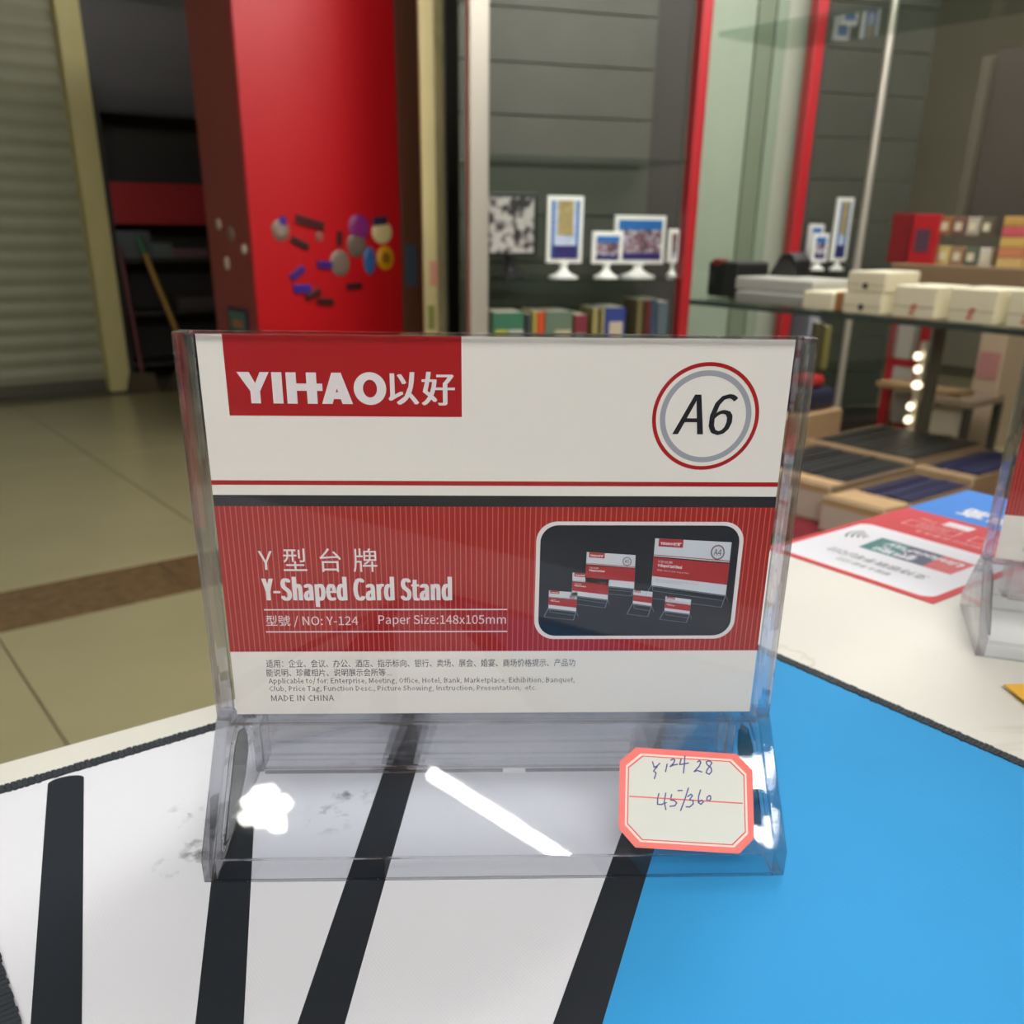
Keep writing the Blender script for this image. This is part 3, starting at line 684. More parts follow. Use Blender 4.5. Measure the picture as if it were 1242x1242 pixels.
def packet(u0, u1, v0, v1, yy, col, label, zb, group, cat='packet', lab=None, tilt=0):
    x0 = H.hy(u0, v1, YL + yy)[0]; x1 = H.hy(u1, v1, YL + yy)[0]; uc = (u0 + u1) / 2
    h = H.hy(uc, v0, YL + yy)[1] - H.hy(uc, v1, YL + yy)[1]; w = x1 - x0
    r = thing('goods_packet', label, cat, H.w(x0, YL + yy, zb), H.a, group)
    m = mat('packet_%d_%d_%d' % col, col, 0.35)
    pts = [(0.0, 0.0), (w, 0.0), (w * .97, h * .2), (w, h * .5), (w * .98, h * .8), (w, h), (0, h), (w * .03, h * .6), (0, h * .3)]
    MB().prism(pts, 0, 0.02, 'y').build('pouch', m, r, bevel=0.002)
    if lab: MB().box(w * .2, w * .75, -0.002, 0, h * .25, h * .7).build('label_patch', mat('plabel_%d_%d_%d' % lab, lab, 0.4), r)
packet(1074, 1098, 262, 322, 0.05, (120, 26, 28), 'dark red pouch leftmost on the brown topped rack', zl, 'bright packets on the brown topped rack')
packet(1099, 1130, 262, 322, 0.03, (176, 30, 36), 'bright red pouch with a dark figure patch', zl, 'bright packets on the brown topped rack', lab=(84, 58, 74))
gl = [(196, 178, 110), (150, 116, 90), (90, 100, 84), (200, 196, 180), (160, 110, 70), (120, 90, 80), (176, 168, 150), (96, 86, 70)]
nm = ['golden', 'tan', 'grey green', 'silvery', 'orange brown', 'mauve brown', 'pearl grey', 'olive brown']
k = 0
for row, (va, vb) in enumerate([(300, 322), (277, 299)]):
    for c in range(4):
        ua = 1134 + c * 17
        packet(ua, ua + 15, va, vb, 0.06 + 0.06 * row, gl[k], '%s shiny packet in the %s row beside the red pouches' % (nm[k], 'front' if row == 0 else 'raised back'), zl if row == 0 else zl + 0.085, 'shiny packets beside the red pouches', lab=(210, 204, 176)); k += 1
MB().box(H.hy(1134, 300, YL)[0] - x0, H.hy(1203, 300, YL)[0] - x0, 0.12, 0.2, zl, zl + 0.084).build('riser', mat('rack_grey', (84, 80, 66), 0.6), lc)
cols = [(206, 176, 110), (200, 130, 90), (204, 170, 90), (204, 90, 100), (190, 150, 80)]
cn = ['cream', 'salmon', 'mustard', 'coral pink', 'ochre']
h_ = 0.028
for k in range(5):
    xx = H.hy(1208, 318, YL + .02)[0]; ww = H.hy(1238, 318, YL + .02)[0] - xx
    o = MB().box(0, ww, 0, 0.1, 0, h_ - 0.002).build('flat_box', mat('flatbox_%d' % k, cols[k], 0.5), bevel=0.002); o.location = H.w(xx, YL + .02, zl + h_ * k); o.rotation_euler = (0, 0, H.a)
    tag(o, '%s flat box, number %s from the top of the colourful stack' % (cn[k], ['five', 'four', 'three', 'two', 'one'][k]), 'box', 'colourful flat boxes stacked at the right')
# display stand with red frame below
YS = 3.3
def hb(fr, y, u0, u1, v0, v1, t, name, m, root, ox, ref=None, bevel=0.0):
    uc = (u0 + u1) / 2; vc = (v0 + v1) / 2
    x0 = fr.hy(u0, vc, y)[0]; x1 = fr.hy(u1, vc, y)[0]; za = fr.hy(uc, v1, y)[1]; zb_ = fr.hy(uc, v0, y)[1]
    return MB().box(x0 - ox, x1 - ox, y - (ref or y), y - (ref or y) + t, max(za, 0.0), zb_).build(name, m, root, bevel=bevel)
ox = H.hy(1068, 450, YS)[0]
rs = thing('display_stand', 'red framed display stand with white panels below the cartons', 'stand', H.w(ox, YS, 0), H.a)
M_RF = mat('stand_red', (156, 26, 34), 0.45); M_WP = mat('stand_white_panel', (170, 168, 156), 0.5)
for (u0, u1, v0, v1, n, m) in [(1072, 1081, 385, 528, 'frame_post', M_RF), (1108, 1115, 385, 525, 'frame_post', M_RF), (1081, 1108, 436, 444, 'frame_rail', M_RF), (1081, 1108, 384, 392, 'frame_rail', M_RF), (1081, 1108, 515, 528, 'frame_rail', M_RF),
                               (1082, 1107, 393, 435, 'white_panel', M_WP), (1082, 1107, 445, 466, 'white_panel', M_WP), (1082, 1107, 478, 514, 'white_panel', M_WP)]:
    hb(H, YS, u0, u1, v0, v1, 0.03, n, m, rs, ox)
MB().box(0, 0.34, -0.1, 0.3, 0, 0.1).build('stand_base', M_DK, rs)
xq = H.hy(1065, 466, YS - .1)[0] - ox; xq2 = H.hy(1168, 470, YS - .1)[0] - ox; zq = H.hy(1110, 468, YS - .1)[1]
MB().box(xq, xq2, -0.12, -0.005, zq - 0.02, zq).build('wooden_shelf', mat('stand_wood', (142, 116, 80), 0.5), rs, bevel=0.003)
# pole whose glowing spots stand in for reflections on the metal
xl, z_ = H.hy(1108, 470, YS - 0.2)
ls = thing('glint_pole', 'silver pole with glowing spots for its reflections in front of the red framed stand', 'lamp', H.w(xl, YS - 0.2, 0), H.a)
zA = H.hy(1113, 425, YS - .2)[1]; 
MB().box(-0.012, 0.012, 0.02, 0.04, 0, zA + 0.03).build('glint_post', M_CHROME, ls)
M_GLINT = emit('pole_glint', (255, 240, 205), 2.6)
for (u, v, r_) in [(1113, 432, 8), (1113, 448, 8), (1112, 467, 11), (1104, 493, 8), (1101, 509, 8), (1099, 526, 5)]:
    x, z = H.hy(u, v, YS - .2); 
    MB().lathe([(0.0008 * r_ * 1.3, -0.012), (0.0022 * r_ * .8, 0.0), (0.0008 * r_ * 1.3, 0.012)], 14, c=(x - xl, 0.0, z), ).build('bulb_or_glint', M_GLINT, ls, smooth=True)
# grey table, pink pillar display and dark screen further right
x0 = H.hy(1112, 500, YS + .6)[0]
gt = thing('side_table', 'grey table with a dark leg behind the glint pole', 'table', H.w(x0, YS + 0.6, 0), H.a)
wg = H.hy(1176, 500, YS + .6)[0] - x0; zg = H.hy(1140, 482, YS + .6)[1]
MB().box(0, wg, 0, 0.3, zg - 0.03, zg).build('table_top', mat('table_taupe', (132, 116, 96), 0.5), gt, bevel=0.003)
MB().box(0.02, wg - 0.02, 0.02, 0.04, 0.12, zg - 0.03).build('front_panel', mat('table_panel', (156, 148, 130), 0.5), gt)
for x in (0.0, wg - 0.03):
    for y in (0.0, 0.27): MB().box(x, x + 0.03, y, y + 0.03, 0, zg - 0.03).build('leg', mat('table_leg_dark', (50, 48, 42), 0.5), gt)
x0 = H.hy(1182, 450, YS + 1.0)[0]; wp = H.hy(1214, 450, YS + 1.0)[0] - x0
pk = thing('display_box', 'tall pale pink display box right of the grey table', 'display', H.w(x0, YS + 1.0, 0), H.a)
zP = H.hy(1195, 385, YS + 1.0)[1]
MB().box(0, wp, 0, 0.25, 0.0, zP).build('box_body', mat('display_pink', (178, 158, 132), 0.5), pk, bevel=0.004)
MB().box(wp * .1, wp * .9, -0.004, 0, zP * .55, zP * .75).build('printed_panel', mat('display_rose', (168, 120, 112), 0.5), pk)
x0 = H.hy(1211, 450, YS + 1.8)[0]; wp = H.hy(1262, 450, YS + 1.8)[0] - x0
kb = thing('screen_cabinet', 'dark cabinet with a black screen at the far right', 'cabinet', H.w(x0, YS + 1.8, 0), H.a)
zA = H.hy(1225, 400, YS + 1.8)[1]; zB = max(H.hy(1225, 490, YS + 1.8)[1], 0.1)
MB().box(0, wp, 0, 0.3, 0, zA).build('cabinet_body', mat('cabinet_olive_dark', (78, 74, 58), 0.5), kb, bevel=0.004)
MB().box(wp * .05, wp * .6, -0.01, 0, zB + .04, zA - .08).build('screen', mat('screen_black', (22, 22, 20), 0.15), kb)
x0 = H.hy(1128, 400, YS + .75)[0]; wp = H.hy(1166, 450, YS + .75)[0] - x0
kb = thing('goods_cabinet', 'olive grey cabinet with pinkish packs behind the glint pole', 'cabinet', H.w(x0, YS + 1.25, 0), H.a)
MB().box(0, wp * 1.0, 0, 0.2, 0, 1.1).build('cabinet_body', mat('cabinet_sage', (128, 124, 100), 0.5), kb, bevel=0.004)
for k in range(4): MB().box(wp * (.04 + .235 * k), wp * (.24 + .235 * k), -0.02, 0, 0.45, 0.62).build('pack', mat('pack_%d' % k, [(150, 106, 96), (170, 150, 120), (96, 90, 70), (160, 120, 108)][k], 0.4), kb)

# ------------------------------------------------------------------ red plinth and cartons of files on it
M_CARPET = mat('red_carpet', (112, 16, 28), 0.9, var=0.15, vscale=40)
PZ = T - 0.605
pl = thing('low_platform', 'low platform covered in dark red carpet under the file cartons', 'platform', G.w(1.92, 0.9, 0), G.a)
MB().box(0, 1.12, 0, 1.22, 0, PZ - 0.004).build('platform_base', M_DK, pl)
MB().box(-0.003, 1.123, -0.003, 1.223, PZ - 0.004, PZ).build('carpet', M_CARPET, pl)
M_KRAFT = mat('kraft_board', (186, 154, 112), 0.75, var=0.05, vscale=12)
M_KRAFT2 = mat('kraft_board_dark', (146, 122, 92), 0.75, var=0.05, vscale=12)
M_BWHITE = mat('carton_white_side', (206, 196, 180), 0.7, var=0.02)
def open_carton(ax, bx, ay, by, h, label, fcol, flabel, fgroup, n, gap=0.09, fn='file_folder'):
    r = thing('carton', label, 'box', G.w(ax, ay, PZ), G.a, 'open cartons of files')
    w, d, t = bx - ax, by - ay, 0.006
    MB().box(0, w, 0, d, 0, t).build('bottom', M_KRAFT2, r)
    MB().box(0, t, 0, d, t, h).build('side', M_BWHITE, r)['label'] = 'white printed end'
    MB().box(w - t, w, 0, d, t, h).build('side', M_KRAFT2, r)
    MB().box(t, w - t, 0, t, t, h).build('side', M_KRAFT2, r); MB().box(t, w - t, d - t, d, t, h).build('side', M_KRAFT2, r)
    MB().prism([(t, h), (gap, h - 0.008), (gap, h - 0.002), (t, h + 0.006)], t, d - t, 'y').build('flap', M_KRAFT, r)['label'] = 'tan inward folded flap'
    MB().prism([(-0.002, h), (-0.002, h - 0.02), (-0.0005, h - 0.02), (-0.0005, h)], 0, d, 'y').build('tape', M_KRAFT, r)
    p = None; fw = (d - 0.03) / n
    for k in range(n):
        hh = h + 0.003 - 0.007 * R_.random(); y = ay + 0.012 + fw * k
        o = MB().box(0, w - gap - 0.02, 0, fw * .8, 0, hh - t).build(fn, mat('folder_%d_%d' % (fcol[0], k % 3), tuple(int(c * (0.85, 1.0, 1.15)[k % 3]) for c in fcol), 0.5)) 
        o.location = G.w(ax + gap + 0.006, y, PZ + t + 0.001); o.rotation_euler = (0, 0, G.a); tag(o, flabel, 'folder', fgroup)
open_carton(2.10, 2.55, 1.235, 1.60, 0.105, 'open carton of black files nearest the stand, white end', (40, 41, 40), 'black file standing in the carton with a white end', 'black files in the nearer carton', 14)
open_carton(2.58, 3.03, 1.27, 1.66, 0.105, 'farther open carton of dark grey files', (46, 47, 42), 'dark grey file standing in the farther carton', 'dark grey files in the farther carton', 14, gap=0.03)
open_carton(2.04, 2.50, 1.03, 1.215, 0.095, 'narrow open carton of navy files in front', (38, 40, 72), 'navy file standing in the narrow front carton', 'navy files in the narrow front carton', 8, gap=0.14)
open_carton(2.53, 2.95, 1.05, 1.24, 0.105, 'narrow open carton of navy files behind the flyer', (38, 38, 74), 'navy file in the carton behind the flyer', 'navy files in the carton behind the flyer', 8, gap=0.05)
r = thing('carton', 'tan closed carton behind the black files with red and navy goods on top', 'box', G.w(2.42, 1.75, PZ), G.a)
MB().box(0, 0.5, 0, 0.35, 0, 0.16).build('carton_body', M_KRAFT, r, bevel=0.004)
MB().box(0, 0.5, 0.165, 0.185, 0.16, 0.161).build('tape', mat('tape_pale', (190, 180, 160), 0.3), r)
o = MB().box(0, 0.21, 0, 0.16, 0, 0.075).build('navy_case', mat('case_navy', (34, 36, 60), 0.5), bevel=0.02); o.location = G.w(2.69, 1.77, PZ + 0.162); o.rotation_euler = (0, 0, G.a); tag(o, 'navy soft case on top of the tan closed carton', 'case')
o = MB().box(0, 0.09, 0, 0.09, 0, 0.045).build('red_pouch', mat('pouch_red', (176, 40, 40), 0.5), bevel=0.018); o.location = G.w(2.76, 1.79, PZ + 0.238); o.rotation_euler = (0, 0, G.a); tag(o, 'small red pouch on the navy soft case', 'pouch')

# ------------------------------------------------------------------ the counter table
TA = math.atan2(182.9 + 42.9, 273 + 61.5)       # direction of the table's far edge
E0 = Vector((-0.1632, 0.035, 0))
TF = F(E0.x, E0.y, math.degrees(TA))
ct = thing('counter_table', 'white marble patterned counter table under the mat and card stands', 'table', TF.w(0.4, -0.5, 0), TF.a)
FO = onz(958, 657, T); TX = (Vector((FO.x, FO.y, 0)) - TF.o).dot(TF.ex) + 0.199 - 0.4
MB().box(-1.1, TX, 0.165, 0.5, T - 0.03, T).build('table_top', M_TABLE, ct, bevel=0.0015)
MB().box(-1.05, TX - .03, 0.19, 0.46, 0.06, T - 0.03).build('counter_body', mat('counter_body_brown', (92, 70, 54), 0.5), ct)
MB().box(-1.03, TX - .06, 0.21, 0.43, 0, 0.06).build('kick_board', M_DK, ct)

fm = MB().box(-0.9, 0.9, -1.1, 0.12, 0.0, 0.012).build('added_dark_mat', M_DK, bevel=0.003); fm.location = TF.w(0.4, -0.5, 0.0005); fm.rotation_euler = (0, 0, TF.a)  # unseen dark mat, added to keep reflections in the card sleeve dark
tag(fm, 'unseen black floor mat added on the viewer side to darken reflections', 'mat')
# ------------------------------------------------------------------ the cloth mat
# corner of the mat and its two directions, on the table
Lp0 = onz(0, 957.8, Z0); Lp1 = onz(267, 878.9, Z0); Rp0 = onz(939.8, 794.5, Z0)
ex = (Lp1 - Lp0); ex.z = 0; ex.normalize(); ey = Vector((-ex.y, ex.x, 0))
k_ = (Rp0 - Lp0).dot(ex); MC = Lp0 + ex * k_            # far corner (hidden behind the card)
mw = (MC - Lp0).length + 0.0160; mh = 0.24
MA = math.atan2(ex.y, ex.x)
mt = thing('desk_mat', 'white and light blue cloth desk mat with black stripes under the card stand', 'mat', (MC.x, MC.y, T), MA)
def tomat(P): d = Vector((P[0] - MC.x, P[1] - MC.y, 0)); return (d.dot(ex), d.dot(ey))
def pm(u, v): return tomat(onz(u, v, Z0))
th_ = Z0 - T
MB().box(-mw, 0, -mh, 0, 0, th_ - 0.0004).build('rubber_backing', M_RUBBER, mt)
SMUDGE = [((*pm(u, v), th_), r) for u, v, r in [(243, 1010, 0.011), (238, 1035, 0.007), (225, 985, 0.006), (430, 960, 0.009), (400, 990, 0.010), (210, 1050, 0.006)]]
smudges()
zc = th_ - 0.0004; zw = th_ - 0.00012; zq = th_ - 0.00004
MB().box(-mw + .001, -.001, -mh + .001, -.001, zc, zw).build('white_cloth', M_MATW, mt)
def clip(poly, x0, x1, y0, y1):
    def cut(P, ins, inter):
        out = []
        for i in range(len(P)):
            a, b = P[i], P[(i + 1) % len(P)]
            if ins(a): out.append(a)
            if ins(a) != ins(b): out.append(inter(a, b))
        return out
    def ix(v): return lambda a, b: (v, a[1] + (b[1] - a[1]) * (v - a[0]) / (b[0] - a[0]))
    def iy(v): return lambda a, b: (a[0] + (b[0] - a[0]) * (v - a[1]) / (b[1] - a[1]), v)
    P = cut(poly, lambda p: p[0] >= x0, ix(x0)); P = cut(P, lambda p: p[0] <= x1, ix(x1))
    P = cut(P, lambda p: p[1] >= y0, iy(y0)); P = cut(P, lambda p: p[1] <= y1, iy(y1))
    return P
BX = (-mw + .0015, -.0015, -mh + .0015, -.0015)
def printed(name, poly, m, z, label=None):
    P = clip(poly, *BX)
    o = MB().prism(P, z - 0.00006, z, 'z').build(name, m, mt)
    if label: o['label'] = label
def band(pa, pb, wa, ext0=0.0, ext1=0.0, rnd=False):
    a = Vector(pm(*pa)); b_ = Vector(pm(*pb)); d = (b_ - a).normalized(); n = Vector((-d.y, d.x)); a = a - d * ext0; b_ = b_ + d * ext1; w = wa / 2
    pts = [b_ - n * w, b_ + n * w]
    if rnd: pts += [a + n * w * math.cos(t * PI / 12) * 1.0 - d * w * .55 * math.sin(t * PI / 12) for t in range(13)]
    else: pts += [a + n * w, a - n * w]
    return [(p.x, p.y) for p in pts][::-1]
a_, b_ = (822, 872), (716, 1195)
A2, B2 = Vector(pm(*a_)), Vector(pm(*b_)); dbl = (B2 - A2).normalized()
f0, f1 = A2 - dbl * .4, B2 + dbl * .4
side = Vector((dbl.y, -dbl.x)); 
if (Vector(pm(1100, 1000)) - A2).dot(side) < 0: side = -side
bl = [f0, f1, f1 + side * .5, f0 + side * .5]
printed('blue_field', [(p.x, p.y) for p in bl], M_MATB, zq, 'light blue printed field')
printed('black_stripe', band(a_, b_, 0.0105, .4, .4), M_MATK, zq + 0.00002, 'black stripe between the white and the blue')
printed('black_stripe', band((488, 925), (404, 1195), 0.0105, .4, .4), M_MATK, zq, 'slanting black stripe behind the stand')
printed('black_stripe', band((80, 947), (70, 1195), 0.0105, 0, .3, True), M_MATK, zq, 'left black stripe with a rounded end')
printed('black_stripe', band((288, 975), (270, 1195), 0.0105, 0, .3, True), M_MATK, zq, 'second black stripe with a rounded end')
# stitched edge
st = MB(); pitch = 0.0017
def stitch(x, y, ax):
    jl = R_.uniform(-.0002, .00025); hx, hy = (0.0022 + jl, 0.00066) if ax == 'y' else (0.00066, 0.0022 + jl)
    jx, jy = R_.uniform(-.00012, .00012), R_.uniform(-.00012, .00012)
    st.box(x - hx + jx, x + hx + jx, y - hy + jy, y + hy + jy, 0.0002, th_ + 0.0005)
n = int(mw / pitch)
for k in range(n): stitch(-k * pitch, -0.0004, 'x'); stitch(-k * pitch, -mh + .0004, 'x')
n = int(mh / pitch)
for k in range(n): stitch(-0.0004, -k * pitch, 'y'); stitch(-mw + .0004, -k * pitch, 'y')
for (x0, x1, y0, y1) in [(-mw, 0, -0.0024, 0.0018), (-mw, 0, -mh - .0018, -mh + .0024), (-0.0024, 0.0018, -mh, 0), (-mw - .0018, -mw + .0024, -mh, 0)]:
    st.box(x0, x1, y0, y1, 0.0001, th_ + 0.00015)
o = st.build('stitched_edge', M_THREAD, mt); o['kind'] = 'stuff'; o['label'] = 'black overlocked thread along the rim'

# ------------------------------------------------------------------ acrylic card stand
HWS = 0.0788      # half width of the base
def card_stand(label, loc, rz, lead):
    r = thing('card_stand', label, 'sign holder', loc, rz, 'clear acrylic card stands')
    zb, zt_ = 0.0335, 0.1405
    # sleeve: two clear sheets with the paper between them
    MB().box(-0.0790, 0.0790, -0.0022, -0.0004, zb, zt_).build('front_sheet', M_SHEET, r)
    MB().box(-0.0790, 0.0790, 0.0009, 0.0027, zb, zt_).build('back_sheet', M_SHEET, r)
    for s in (-1, 1):
        a, c = sorted((s * 0.0752, s * 0.0792))
        MB().prism([(a, -0.0026), (c, -0.0026), (c, 0.0031), (a, 0.0031)], zb, zt_, 'z').build('side_rail', M_RAIL, r, bevel=0.0007)
        a, c = sorted((s * 0.0747, s * 0.0752))
    MB().box(-0.0752, 0.0752, -0.0024, -0.0004, zt_ - 0.0006, zt_ + 0.0002).build('top_edge', M_SOLID, r)
    # base: sloping front and back panels, lips, end walls
    pf = [(-0.0303, 0.0), (-0.0303, 0.0074), (-0.0030, 0.0345), (-0.0030, 0.0310), (-0.0285, 0.0058), (-0.0285, 0.0)]
    MB().prism(pf, -HWS, HWS, 'x').build('front_panel', M_PANEL, r)['label'] = 'sloping clear front panel of the base'
    pb = [(-y, z) for y, z in pf][::-1]
    MB().prism(pb, -HWS, HWS, 'x').build('back_panel', M_PANEL, r)
    for s in (-1, 1):
        a, c = sorted((s * (HWS + 0.0003), s * (HWS - 0.0034)))
        ring = [(-0.0306, 0.0), (-0.0306, 0.0078), (-0.0034, 0.0352), (0.0034, 0.0352), (0.0306, 0.0078), (0.0306, 0.0)]
        MB().prism(ring, a, c, 'x').build('end_wall', M_SOLID, r, bevel=0.0005)
        x = s * (HWS - 0.0042)
        tear = [(-0.0262, 0.0065), (-0.0252, 0.010), (-0.013, 0.0222), (-0.006, 0.0285), (0.0, 0.0305), (0.006, 0.0285), (0.009, 0.024), (0.008, 0.018), (0.002, 0.0125), (-0.010, 0.0075), (-0.020, 0.0052), (-0.0262, 0.0065)]
        MB().path([(x, y, z) for y, z in tear], 0.00035, 6).build('moulded_rim', M_SOLID, r, smooth=True)
        rr = MB(); cc = [(x, -0.0235 + 0.0014 * math.cos(t * PI / 6), 0.0088 + 0.0014 * math.sin(t * PI / 6)) for t in range(13)]
        rr.path(cc, 0.00022, 5); rr.build('mould_mark', M_SOLID, r)
    for s in (-1, 1):
        x = s * (HWS - 0.0048)
        rec = [(-0.0250, 0.0080), (-0.0125, 0.0205), (-0.0055, 0.0270), (0.0, 0.0290), (0.005, 0.0272), (0.0078, 0.0235), (0.0068, 0.0185), (0.0012, 0.0135), (-0.010, 0.0088), (-0.018, 0.0068)]
        MB().prism(rec, x - 0.0002, x + 0.0002, 'x').build('end_reflection', M_GREYREFL, r)['label'] = 'grey tinted teardrop imitating a reflection in the end'  # grey tint stands in for the reflection inside the end wall
    for (y, z, rad) in ((-0.0303, 0.0074, 0.0003), (-0.0303, 0.0004, 0.0004), (-0.0285, 0.0058, 0.00025), (0.0303, 0.0074, 0.0003), (0.0303, 0.0004, 0.0004)):
        MB().tube((-HWS + .003, y, z), (HWS - .003, y, z), rad, 8).build('edge_bead', M_SOLID, r, smooth=True)
    # slot channel hanging under the sleeve
    MB().box(-0.0665, 0.0665, -0.0048, -0.0030, 0.0190, 0.0335).build('slot_wall', M_SOLID, r, bevel=0.0004)
    MB().box(-0.0665, 0.0665, 0.0030, 0.0048, 0.0190, 0.0335).build('slot_wall', M_SOLID, r, bevel=0.0004)
    for s in (-1, 1):
        a, c = sorted((s * 0.0665, s * 0.0690)); MB().box(a, c, -0.0052, 0.0052, 0.0185, 0.0335).build('slot_end', M_SOLID, r, bevel=0.0005)
    MB().box(-0.0665, 0.0665, -0.0052, -0.0026, 0.0178, 0.0190).build('slot_lip', M_SOLID, r, bevel=0.0003)
    MB().box(0.002, 0.0085, -0.0056, -0.0050, 0.0178, 0.0192).build('slot_catch', mat('catch_white', (214, 214, 214), 0.4), r)
    MB().box(-HWS + .0035, HWS - .0035, -0.0033, 0.0033, 0.0328, 0.0338).build('slot_top', M_SOLID, r)
    return r

def card(label, loc, rz, mini=False):
    """printed card, origin at the middle of its bottom edge level with the mat; drawn in its own x-z plane"""
    r = thing('card_insert', label, 'card', loc, rz, 'printed cards in the stands')
    MM = 0.001; Y = 0.0
    def P(x, z, lay=1): return (x * MM, -0.00006 * lay, z * MM)
    def quad(x0, x1, z0, z1, lay=1): return [P(x0, z0, lay), P(x1, z0, lay), P(x1, z1, lay), P(x0, z1, lay)]
    MB().box(-0.074, 0.074, 0.0, 0.0003, 0.0346, 0.1398).build('paper', M_PAPER, r)
    def txt(name, s, x0, x1, z0, z1, m, lay=2, **k): return lettering(name, s, lambda a, b: P(x0 + (x1 - x0) * a, z0 + (z1 - z0) * b, lay), m, r, **k)
    def strike(name, s, x0, x1, z0, z1, m, w, n=3, lay=2, **k):
        # heavy face: the same outline printed n times, each a little to the right, as one mesh
        vs, fs = glyphs(s, **k); V = []; Fc = []
        for j in range(n):
            o_ = len(V); dx = w * j / (n - 1)
            V += [P(x0 + (x1 - w - x0) * a + dx, z0 + (z1 - z0) * b, lay + .15 * j) for a, b in vs]
            Fc += [tuple(i + o_ for i in f) for f in fs]
        me = bpy.data.meshes.new(name); me.from_pydata(V, [], Fc); me.materials.append(m)
        o = bpy.data.objects.new(name, me); COL.objects.link(o); o.parent = r; return o
    flat('logo_block', [(quad(-67.6, -9.3, 119.9, 139.8), 0)], M_RED, r)
    # the heavy latin letters of the logo, drawn
    z0, z1, st_ = 123.0, 130.7, 1.0
    lx = -64.9
    L = []
    def q(*pts): L.append(([P(x, z, 2) for x, z in pts], 0))
    q((-64.9, 130.7), (-61.9, 130.7), (-60.55, 128.0), (-59.2, 130.7), (-57.0, 130.7), (-59.5, 126.0), (-59.5, 123.0), (-61.9, 123.0), (-61.9, 126.0))
    q((-56.4, 123.0), (-53.9, 123.0), (-53.9, 130.7), (-56.4, 130.7))                                    # I
    q((-52.9, 123.0), (-50.4, 123.0), (-50.4, 130.7), (-52.9, 130.7)); q((-47.9, 123.0), (-45.4, 123.0), (-45.4, 130.7), (-47.9, 130.7)); q((-50.4, 126.2), (-47.9, 126.2), (-47.9, 128.0), (-50.4, 128.0)); q((-45.4, 126.2), (-44.0, 126.2), (-44.0, 128.0), (-45.4, 128.0))
    flat('logo_letter', L, M_WHT, r)
    flat('logo_letter', [([P(x, z, 2) for x, z in pp], 0) for pp in (
        [(-44.3, 123.0), (-41.7, 123.0), (-39.2, 130.7), (-41.6, 130.7)],
        [(-41.3, 124.2), (-39.5, 124.2), (-39.95, 125.9), (-40.75, 125.9)])], M_WHT, r)
    flat('logo_letter', [([P(x, z, 2.3) for x, z in [(-39.2, 123.0), (-36.6, 123.0), (-39.3, 130.7), (-41.7, 130.7)]], 0)], M_WHT, r)
    flat('logo_letter', [([P(-32.2 + rx * math.cos(t), 126.85 + rz * math.sin(t), 2) for rx, rz, t in ((1.75, 2.2, a), (4.05, 4.05, a), (4.05, 4.05, b_), (1.75, 2.2, b_))], 0) for a, b_ in [(2 * PI * j / 40, 2 * PI * (j + 1) / 40) for j in range(40)]], M_WHT, r)
    strike('logo_character', '以', -27.7, -20.0, 122.9, 131.0, M_WHT, 0.5)
    strike('logo_character', '好', -19.4, -11.0, 122.8, 131.1, M_WHT, 0.5)
    # round size badge
    def ring(name, cx, cz, ro, ri, m, lay=1, n=64):
        ps = []
        for k in range(n):
            a, b_ = 2 * PI * k / n, 2 * PI * (k + 1) / n
            ps.append(([P(cx + ri * math.cos(a), cz + ri * math.sin(a), lay), P(cx + ro * math.cos(a), cz + ro * math.sin(a), lay), P(cx + ro * math.cos(b_), cz + ro * math.sin(b_), lay), P(cx + ri * math.cos(b_), cz + ri * math.sin(b_), lay)], 0))
        return flat(name, ps, m, r)
    ring('badge_ring', 53.1, 120.3, 13.8, 12.8, M_RED); ring('badge_ring', 53.1, 120.3, 11.8, 10.4, M_GREY)
    strike('size_text', 'A6', 44.8, 61.0, 115.7, 126.2, M_BLK, 0.3, shear=0.2)
    flat('red_rule', [(quad(-74, 74, 102.0, 103.2), 0)], M_RED, r)
    flat('black_rule', [(quad(-74, 74, 96.3, 99.3), 0)], M_BLK, r)
    flat('red_band', [(quad(-74, 74, 54.3, 96.3), 0)], M_PIN, r)
    txt('chinese_title', 'Y型台牌', -63.8, -32.3, 78.0, 84.7, M_WHT, spacing=1.25)
    strike('title_text', 'Y-Shaped Card Stand', -63.6, -12.3, 67.8, 76.6, M_WHT, 0.75, n=5, spacing=1.06)
    flat('title_rule', [(quad(-63.6, 2.8, 66.8, 67.15, 2), 0)], M_WHT, r); flat('title_rule', [(quad(-63.6, 2.9, 60.2, 60.55, 2), 0)], M_WHT, r)
    txt('model_text', '型號 / NO: Y-124', -63.4, -38.2, 61.8, 65.3, M_WHT)
    txt('size_line', 'Paper Size:148x105mm', -32.6, 2.5, 61.9, 65.4, M_WHT)
    txt('small_print', '适用：企业、会议、办公、酒店、指示标向、银行、卖场、展会、婚宴、商场价格提示、产品功', -64.4, 22.3, 49.4, 51.9, M_TXT, res=1)
    txt('small_print', '能说明、珍藏相片、说明展示会所等...', -64.6, -29.6, 46.6, 49.0, M_TXT, res=1)
    txt('small_print', 'Applicable to/ for: Enterprise, Meeting, Office, Hotel, Bank, Marketplace, Exhibition, Banquet,', -64.2, 22.4, 43.9, 46.2, M_TXT, res=1)
    txt('small_print', 'Club, Price Tag, Function Desc., Picture Showing, Instruction, Presentation,  etc.', -64.2, 11.5, 41.5, 43.7, M_TXT, res=1)
    txt('small_print', 'MADE IN CHINA', -63.9, -46.2, 38.8, 40.7, M_TXT, res=1)
